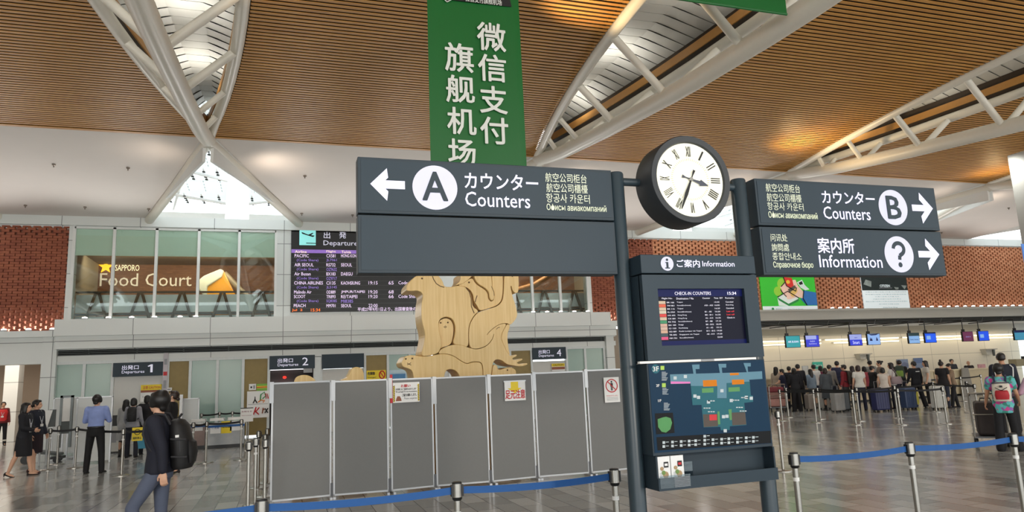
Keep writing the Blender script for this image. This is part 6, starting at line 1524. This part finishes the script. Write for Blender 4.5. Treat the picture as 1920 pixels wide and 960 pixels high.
poster('small white sticker on the gold panel left of Departures 2', 467, 720, 480, 731, [('print', m_black2, rc(.2, .45, .3, .6)), ('print', m_grey2, rc(.6, .85, .2, .75))])
poster('green and yellow striped sticker on the gold panel left of Departures 2', 481.5, 720, 502, 732, [('stripe', m_yellow, rc(0, 1, .36, .7)), ('stripe', m_red, rc(0, 1, .44, .56))], back=M('lime print', (120, 176, 60), .5))
def scrib(pts, w_=.02): return lambda g, P, y: g.tube([(P(u, v)[0], y, P(u, v)[1]) for u, v in pts], w_, 5)
poster('white drawing poster with stick figures and coloured arrows by the stored posts', 463.5, 734, 504, 782, [('line', m_grey2, rc(.05, .95, .50, .515)), ('stick_figure', m_black2, scrib([(.28, .55), (.36, .68), (.36, .80), (.36, .68), (.46, .55)])), ('green_loop', M('green ink', (60, 150, 80), .6), scrib([(.6, .62), (.62, .86), (.78, .95), (.84, .8), (.7, .7)])), ('orange_loop', M('orange ink', (226, 130, 50), .6), scrib([(.5, .58), (.64, .66), (.8, .62), (.72, .56)])), ('red_mark', m_red, scrib([(.3, .12), (.42, .4), (.38, .25), (.55, .12), (.4, .22), (.56, .38)])), ('red_mark', m_red, scrib([(.84, .9), (.86, .7), (.92, .88), (.96, .7)])), ('brown_mark', M('brown print', (150, 90, 66), .6), scrib([(.7, .15), (.74, .36), (.8, .3), (.7, .26)])), ('cross_mark', m_black2, scrib([(.82, .16), (.96, .34), (.89, .25), (.82, .34), (.96, .16)]))], WY-.14)
poster('white notice beside the transparent pole at Departures 1', 312, 727, 322, 733, [('print', m_grey2, rc(.2, .8, .3, .7))], WY-.12)
t = poster('narrow clear strip with red marks on the frame beside Departures 1', 307, 662, 313, 735, [('red_mark', m_red, rc(.1, .9, .42, .52)), ('print', m_grey2, rc(.2, .8, .7, .85)), ('print', m_grey2, rc(.2, .8, .1, .3))], WY-.13, back=M('pale lilac strip', (190, 184, 190), .4))

# ---- check-in hall furniture
for x0, x1, lab in ((24.0, 27.6, 'long beige check-in desk behind the queue on the left'), (27.65, 32.6, 'beige check-in desk with the clerk, right part'), (18.2, 23.9, 'beige check-in desk behind the queue nearest the map post')):
    t = T('checkin_desk', lab, 'desk', ((x0+x1)/2, 24.8, 0), 'check-in desks')
    MB().box(x0, x1, 24.5, 25.1, .08, 1.12).build('cabinet', M('beige desk front', (206, 192, 160), .5), t)
    MB().box(x0-.0, x1, 24.42, 25.18, 1.12, 1.17).build('top', M('beige desk top', (222, 208, 176), .35), t)
    MB().box(x0+.02, x1-.02, 24.56, 25.05, 0, .08).build('plinth', m_black, t)
t = T('desk_screen', 'grey angled screen panel at the left end of the right desk', 'panel', (27.6, 24.3, 0)); a, c = AY(1800, 690, 24.3), AY(1818, 712, 24.3)
MB().prism([(a.x-.1, .0), (c.x+.15, .0), (c.x, a.z), (a.x+.12, a.z)], 24.28, 24.34).build('panel', M('grey screen', (150, 146, 138), .5), t)
t = T('flower_photo_stand', 'small pink photo display on the right check-in desk', 'display', (29.5, 24.8, 1.17)); a, c = AY(1833, 684, 24.8), AY(1848, 692, 24.8)
MB().box(a.x, c.x, 24.78, 24.82, 1.17, a.z+.02).build('photo', M('pink photo', (196, 150, 156), .5, var=.5, scale=8), t)
for x, lab in ((1906, 'small grey desk box at the right edge'),):
    a = AY(1900, 690, 24.8); t = T('desk_box', lab, 'box', (a.x, 24.8, 1.17)); MB().box(a.x, a.x+.5, 24.6, 25.0, 1.17, 1.5).build('box', M('beige box', (160, 150, 122), .5), t, bevel=.01); MB().box(a.x+.6, a.x+.75, 24.7, 24.8, 1.17, 1.62).build('screen', m_black, t)
def monitor(label, x0, y0, x1, y1, ground, parts, Y=24.0):
    a, c = AY(x0, y0, Y), AY(x1, y1, Y); t = T('hanging_monitor', label, 'monitor', ((a.x+c.x)/2, Y, c.z), 'monitors over the check-in desks'); W_, H_ = c.x-a.x, a.z-c.z
    MB().box(a.x-.02, c.x+.02, Y, Y+.08, c.z-.02, a.z+.02).build('bezel', m_black, t)
    MB().box(a.x, c.x, Y-.004, Y, c.z, a.z).build('screen', M('screen %d %d %d' % ground, ground, .3, emit=.7), t)
    MB().box(a.x+.02, a.x+.16, Y+.01, Y+.07, a.z+.02, a.z+.12).build('bracket', m_black, t)
    MB().cyl((a.x+.09, Y+.04, a.z+.1), (a.x+.09, Y+.04, 3.35), .02, 8).build('hanger', m_black, t)
    MB().cyl((a.x+.09, Y+.04, 3.33), (a.x+.09, 26.35, 3.33), .02, 8).build('arm', m_black, t)
    y = Y-.007
    for nm, mat, fn in parts:
        g = MB(); fn(g, lambda u, v: (a.x+u*W_, c.z+v*H_), y); y -= .002; g.build(nm, mat, t)
m_sw = M('screen white', (214, 220, 240), .4, emit=.6); m_sl = M('screen lavender', (150, 162, 226), .3, emit=.6); m_slb = M('screen light blue', (128, 170, 222), .3, emit=.6); m_sd = M('screen navy', (22, 30, 80), .3, emit=.4)
monitor('teal monitor reading AIR BUSAN, leftmost over the desks', 1473, 630.5, 1501, 650.5, (20, 140, 150), [('lettering', m_sw, tx('AIR BUSAN', .12, .88, .4, .58, .03))])
monitor('royal blue monitor with a lavender top band, second from left', 1510, 629.5, 1536.5, 649.5, (36, 44, 190), [('top_band', m_sl, rc(0, .82, .65, 1)), ('lettering', m_sw, tx('check-in', .3, .68, .42, .58)), ('small_lettering', m_sw, tx('Seoul (Incheon)', .2, .8, .18, .32))])
monitor('blue monitor reading Smart', 1592, 627.5, 1617, 647, (40, 52, 196), [('top_band', m_sl, rc(0, 1, .52, 1)), ('lettering', m_sw, tx('Smart', .22, .78, .12, .42, .01)), ('small_lettering', M('screen blue text', (60, 70, 180), .4), tx('air', .4, .65, .66, .78, .02))])
monitor('light blue monitor with two dark figures', 1626, 626.5, 1651, 645.5, (132, 168, 224), [('figure', m_sd, lambda g, P, y: (g.poly([P(.14, .35), P(.22, .72), P(.3, .35)], y), g.poly([P(.22, .35), P(.32, .66), P(.38, .35)], y))), ('figure', m_sd, lambda g, P, y: (g.poly([P(.66, .35), P(.72, .7), P(.78, .6), P(.84, .35)], y))), ('top_shape', m_sd, lambda g, P, y: g.poly([P(.08, .97), P(.3, .86), P(.7, .88), P(.92, 1.0)], y))])
monitor('pale blue monitor with a dark green top, fifth from left', 1703, 625, 1725, 643, (124, 164, 212), [('top_band', M('screen dark green', (40, 66, 70), .4, emit=.3), rc(0, 1, .72, 1)), ('small_lettering', m_sd, tx('Priority / Economy', .1, .9, .25, .45))])
monitor('bright blue monitor with a small square, sixth from left', 1733.5, 624, 1756, 641.5, (34, 88, 226), [('square', m_slb, rc(.12, .5, .3, .68)), ('top_band', m_sd, rc(0, 1, .9, 1))])
monitor('maroon monitor, seventh from left', 1804.5, 622.5, 1825.5, 639, (96, 44, 74), [('small_lettering', m_sl, tx('check-in', .25, .75, .4, .55))])
monitor('bright blue monitor right of the maroon one', 1834, 621.5, 1855, 638, (34, 80, 220), [('square', m_slb, rc(.12, .5, .3, .68))])
monitor('teal blue monitor cut by the right edge', 1901, 620, 1924, 636.5, (60, 130, 160), [('top_band', m_sd, rc(0, 1, .78, 1))])
ADY = WY-.1
m_pk = M('ad skin', (246, 206, 186), .5, emit=.25); m_ol = m_black2
def ad_pts(pts): return lambda g, P, y: g.poly([P(u, v) for u, v in pts], y)
def out(pts, w_=.022): return lambda g, P, y: g.tube([(P(u, v)[0], y, P(u, v)[1]) for u, v in pts], w_, 5)
arm_ = [(.50, .42), (.58, .64), (.66, .72), (.75, .60), (.77, .46), (.74, .36), (.66, .30), (.58, .34)]
t = poster('bright green illustrated advertisement with a hand, left on the right brick wall', 1422, 501, 1533.5, 584, [
    ('white_band', M('ad white', (226, 236, 238), .4, emit=.35), rc(0, 1, 0, .13)), ('tree', M('ad lime', (150, 206, 60), .5, emit=.3), lambda g, P, y: (g.ell((P(.3, 0)[0], y, P(0, .46)[1]), (.22, .002, .22)), g.ell((P(.4, 0)[0], y, P(0, .62)[1]), (.3, .002, .28)))),
    ('table', M('ad pale table', (224, 236, 228), .5, emit=.3), ad_pts([(.28, .33), (.48, .44), (.68, .28), (.47, .13), (.29, .14)])), ('table_edge', M('ad dark green', (40, 140, 70), .5, emit=.2), ad_pts([(.28, .33), (.47, .18), (.68, .30), (.66, .24), (.47, .13), (.30, .26)])),
    ('table_top', M('ad pale table', (224, 236, 228), .5, emit=.3), ad_pts([(.29, .34), (.47, .46), (.66, .31), (.47, .19)])),
    ('sleeve', M('ad sleeve blue', (40, 110, 180), .5, emit=.25), ad_pts([(.76, .48), (1, .43), (1, .14), (.80, .14), (.70, .28), (.76, .36)])),
    ('hand', m_pk, ad_pts([(.36, .56), (.44, .66), (.52, .70), (.64, .72), (.68, .58), (.77, .44), (.74, .30), (.64, .33), (.56, .30), (.46, .28), (.44, .34), (.37, .44)])),
    ('phone', M('ad red', (214, 44, 36), .5, emit=.3), ad_pts([(.42, .78), (.58, .76), (.60, .56), (.54, .50), (.46, .60)])), ('phone_band', M('ad grey', (110, 104, 90), .5), ad_pts([(.48, .50), (.62, .60), (.64, .54), (.51, .43)])), ('wallet', M('ad tan', (232, 196, 110), .5, emit=.25), ad_pts([(.51, .43), (.64, .54), (.66, .46), (.54, .30)])),
    ('coin', M('ad gold', (240, 190, 60), .5, emit=.3), lambda g, P, y: g.ell((P(.50, 0)[0], y, P(0, .67)[1]), (.11, .002, .09))),
    ('fingers', m_pk, lambda g, P, y: [g.ell((P(u, 0)[0], y, P(0, v)[1]), (.17, .003, .075)) for u, v in ((.40, .55), (.41, .47), (.45, .38), (.50, .32))]),
    ('reader', M('ad pale grey', (214, 226, 220), .5, emit=.3), ad_pts([(.66, .66), (.76, .72), (.80, .60), (.88, .50), (.80, .48), (.72, .54)])), ('reader_screen', m_ol, ad_pts([(.69, .65), (.755, .69), (.77, .62), (.71, .60)])),
    ('outline', m_ol, out([(.36, .56), (.44, .66)])), ('outline', m_ol, out([(.44, .34), (.37, .44), (.35, .50)])), ('outline', m_ol, out([(.28, .33), (.47, .46), (.66, .31)])), ('outline', m_ol, out([(.77, .48), (.74, .30), (.80, .14)])), ('outline', m_ol, out([(.42, .78), (.46, .58), (.62, .46), (.64, .54)])),
    ('seal', M('ad dark green', (40, 140, 70), .5, emit=.2), lambda g, P, y: g.ell((P(.17, 0)[0], y, P(0, .065)[1]), (.07, .002, .07))), ('small_lettering', m_grey2, tx('微信支付', .22, .34, .045, .085)), ('small_lettering', m_grey2, tx('New Chitose Airport', .44, .72, .04, .075))], ADY, 'advertisement', 'wall_advertisement', M('ad green', (52, 186, 46), .45, var=.03, emit=.35))
t = poster('white advertisement with black photo band and CITIZEN lettering', 1610, 494, 1707, 582, [
    ('black_band', M('ad black', (34, 46, 46), .4), rc(0, 1, .43, 1)), ('watch', M('ad watch', (150, 160, 156), .5, var=.5, scale=6), lambda g, P, y: (g.poly([P(.04, .56), P(.1, .66), P(.22, .62), P(.2, .50)], y), g.poly([P(.7, .5), P(.8, .49), P(.79, .45), P(.73, .45)], y), g.poly([P(.86, .54), P(.99, .53), P(.93, .45)], y))),
    ('brand_lettering', M('ad white', (226, 236, 238), .4, emit=.35), tx('CITIZEN', .39, .61, .50, .55, .05)), ('brand_rule', m_grey2, rc(.37, .65, .475, .485)),
    ('text', m_grey2, lambda g, P, y: [g.text('中国光大银行信用卡优惠活动免税店购物享受折扣'[i:i+n_], P(u0, 0)[0], P(u1, 0)[0], P(0, v)[1], P(0, v+.022)[1], y) for i, n_, u0, u1, v in ((0, 18, .06, .96, .385), (2, 16, .05, .95, .335), (3, 10, .25, .78, .285), (0, 12, .2, .82, .235), (1, 20, .04, .96, .185), (4, 10, .32, .76, .13))]), ('small_lettering', m_black2, tx('Duty Free Shop', .40, .72, .055, .08))], ADY, 'advertisement', 'wall_advertisement', M('ad white', (226, 236, 238), .4, emit=.35))
# frames of the two advertisements are their own slim side rails
for (x0, x1, tt) in ((1422, 1533.5, 0),): pass
# things on the rear wall
def shelf(label, x0, y0, x1, y1):
    Y = 28.2; a, c = AY(x0, y0, Y), AY(x1, y1, Y); t = T('wall_bracket', label, 'bracket', ((a.x+c.x)/2, Y, c.z))
    MB().box(a.x, c.x, Y, Y+.4, a.z-.05, a.z).build('shelf', M('grey shelf', (168, 164, 154), .5), t); MB().prism([(a.x+.1, c.z), (c.x-.15, c.z), (c.x-.02, a.z-.05), (a.x+.03, a.z-.05)], Y+.1, Y+.4).build('housing', M('grey housing', (186, 184, 176), .5), t)
    MB().cyl((c.x-.25, Y+.05, a.z-.05), (c.x-.25, Y+.05, c.z-.08), .06, 12).build('camera', M('dark grey panel', (74, 80, 80), .5), t, True)
shelf('grey camera bracket on the cream wall above the queue', 1613, 663, 1637, 673); shelf('grey camera bracket on the cream wall above the striped man', 1850, 654, 1872, 664)
RY = 28.5
poster('teal sign on the cream wall behind the queue', 1524, 679, 1543.5, 691, [('lettering', m_paper, tx('Check-in', .1, .9, .3, .7, .02))], RY, 'sign', 'wall_sign', M('teal print', (50, 160, 140), .5, emit=.2))
poster('blue-grey landscape poster behind the green backpack', 1682, 674, 1704, 690, [('hill', M('hill print', (110, 120, 150), .5), ad_pts([(0, 0), (1, .2), (1, .5), (.6, .7), (.3, .4), (0, .5)]))], RY, back=M('blue grey print', (130, 146, 176), .5, var=.2, scale=3))
poster('blue-grey seascape poster right of the landscape one', 1713, 671.5, 1732, 690, [('sea', M('sea print', (96, 116, 158), .5), rc(0, 1, .5, 1))], RY, back=M('blue grey print', (130, 146, 176), .5, var=.2, scale=3))
p = G(1512, 760); t = T('white_board', 'white board in a thin grey frame on legs left of the teal sign', 'board', (p.x, p.y+1, 0)); Y = p.y+1; a, c = AY(1505, 687, Y), AY(1518, 722, Y)
MB().box(a.x, c.x, Y, Y+.02, c.z, a.z).build('board', m_wb, t); g = MB(); g.box(a.x-.03, a.x, Y-.01, Y+.03, .02, a.z+.02); g.box(c.x, c.x+.03, Y-.01, Y+.03, .02, a.z+.02); g.box(a.x, c.x, Y-.01, Y+.03, a.z, a.z+.02); g.build('frame', m_alu, t)
for x in (a.x-.015, c.x+.015): MB().box(x-.02, x+.02, Y-.25, Y+.25, 0, .03).build('foot', m_alu, t)
# grey clad column at the right edge
p = AY(1888, 292, 12.5); t = T('display_column', 'tall pale grey column panel at the right edge', 'column', (p.x+.7, 12.3, 0))
MB().box(p.x, p.x+1.5, 12.0, 12.5, .1, p.z).build('cladding', M('column grey', (176, 174, 168), .5, var=.03), t, bevel=.02); MB().box(p.x+.05, p.x+1.45, 12.05, 12.45, 0, .1).build('plinth', m_black, t)
q_ = AY(1916, 465, 11.99); MB().box(q_.x, q_.x+1.0, 11.985, 12.0, q_.z-.45, q_.z+.1).build('blue_panel', M('pale blue panel', (80, 130, 210), .4, emit=.3), t)

# ------------------------------------------------------------------ tell repeats apart
def sequence(grp, fmt):
    # numbers the members of a row by their place from left to right as the hall shows them
    L_ = [o for o in S.objects if o.get('group') == grp and o.get('category')]
    def sx(o): v = o.location-CO; return v.dot(cR)/v.dot(cF)
    L_.sort(key=sx)
    for i, o in enumerate(L_): o['label'] = fmt % ORD[i]
sequence('uplights below left bricks', 'round uplight on the sill below the left brick wall, %s from left')
sequence('ledge reflections below food court window', 'glowing dome for a lamp reflection on the ledge under the Food Court window, %s from left')
sequence('uplights right of sculpture', 'round uplight on the ledge right of the wooden sculpture, %s from left')
sequence('uplights by narrow bricks', 'round uplight under the narrow brick strip by the sign post, %s from left')
sequence('uplights below right bricks', 'round uplight at the foot of the right brick wall, %s from left')
L_ = sorted([o for o in S.objects if o.get('group') == 'strip lights over the check-in desks'], key=lambda o: (-round(o.location.z, 2), o.location.x))
for i, o in enumerate(L_): o['label'] = '%s warm white strip light over the cream rear wall, %s from the left' % ('upper' if i < 5 else 'lower', ORD[i % 5])
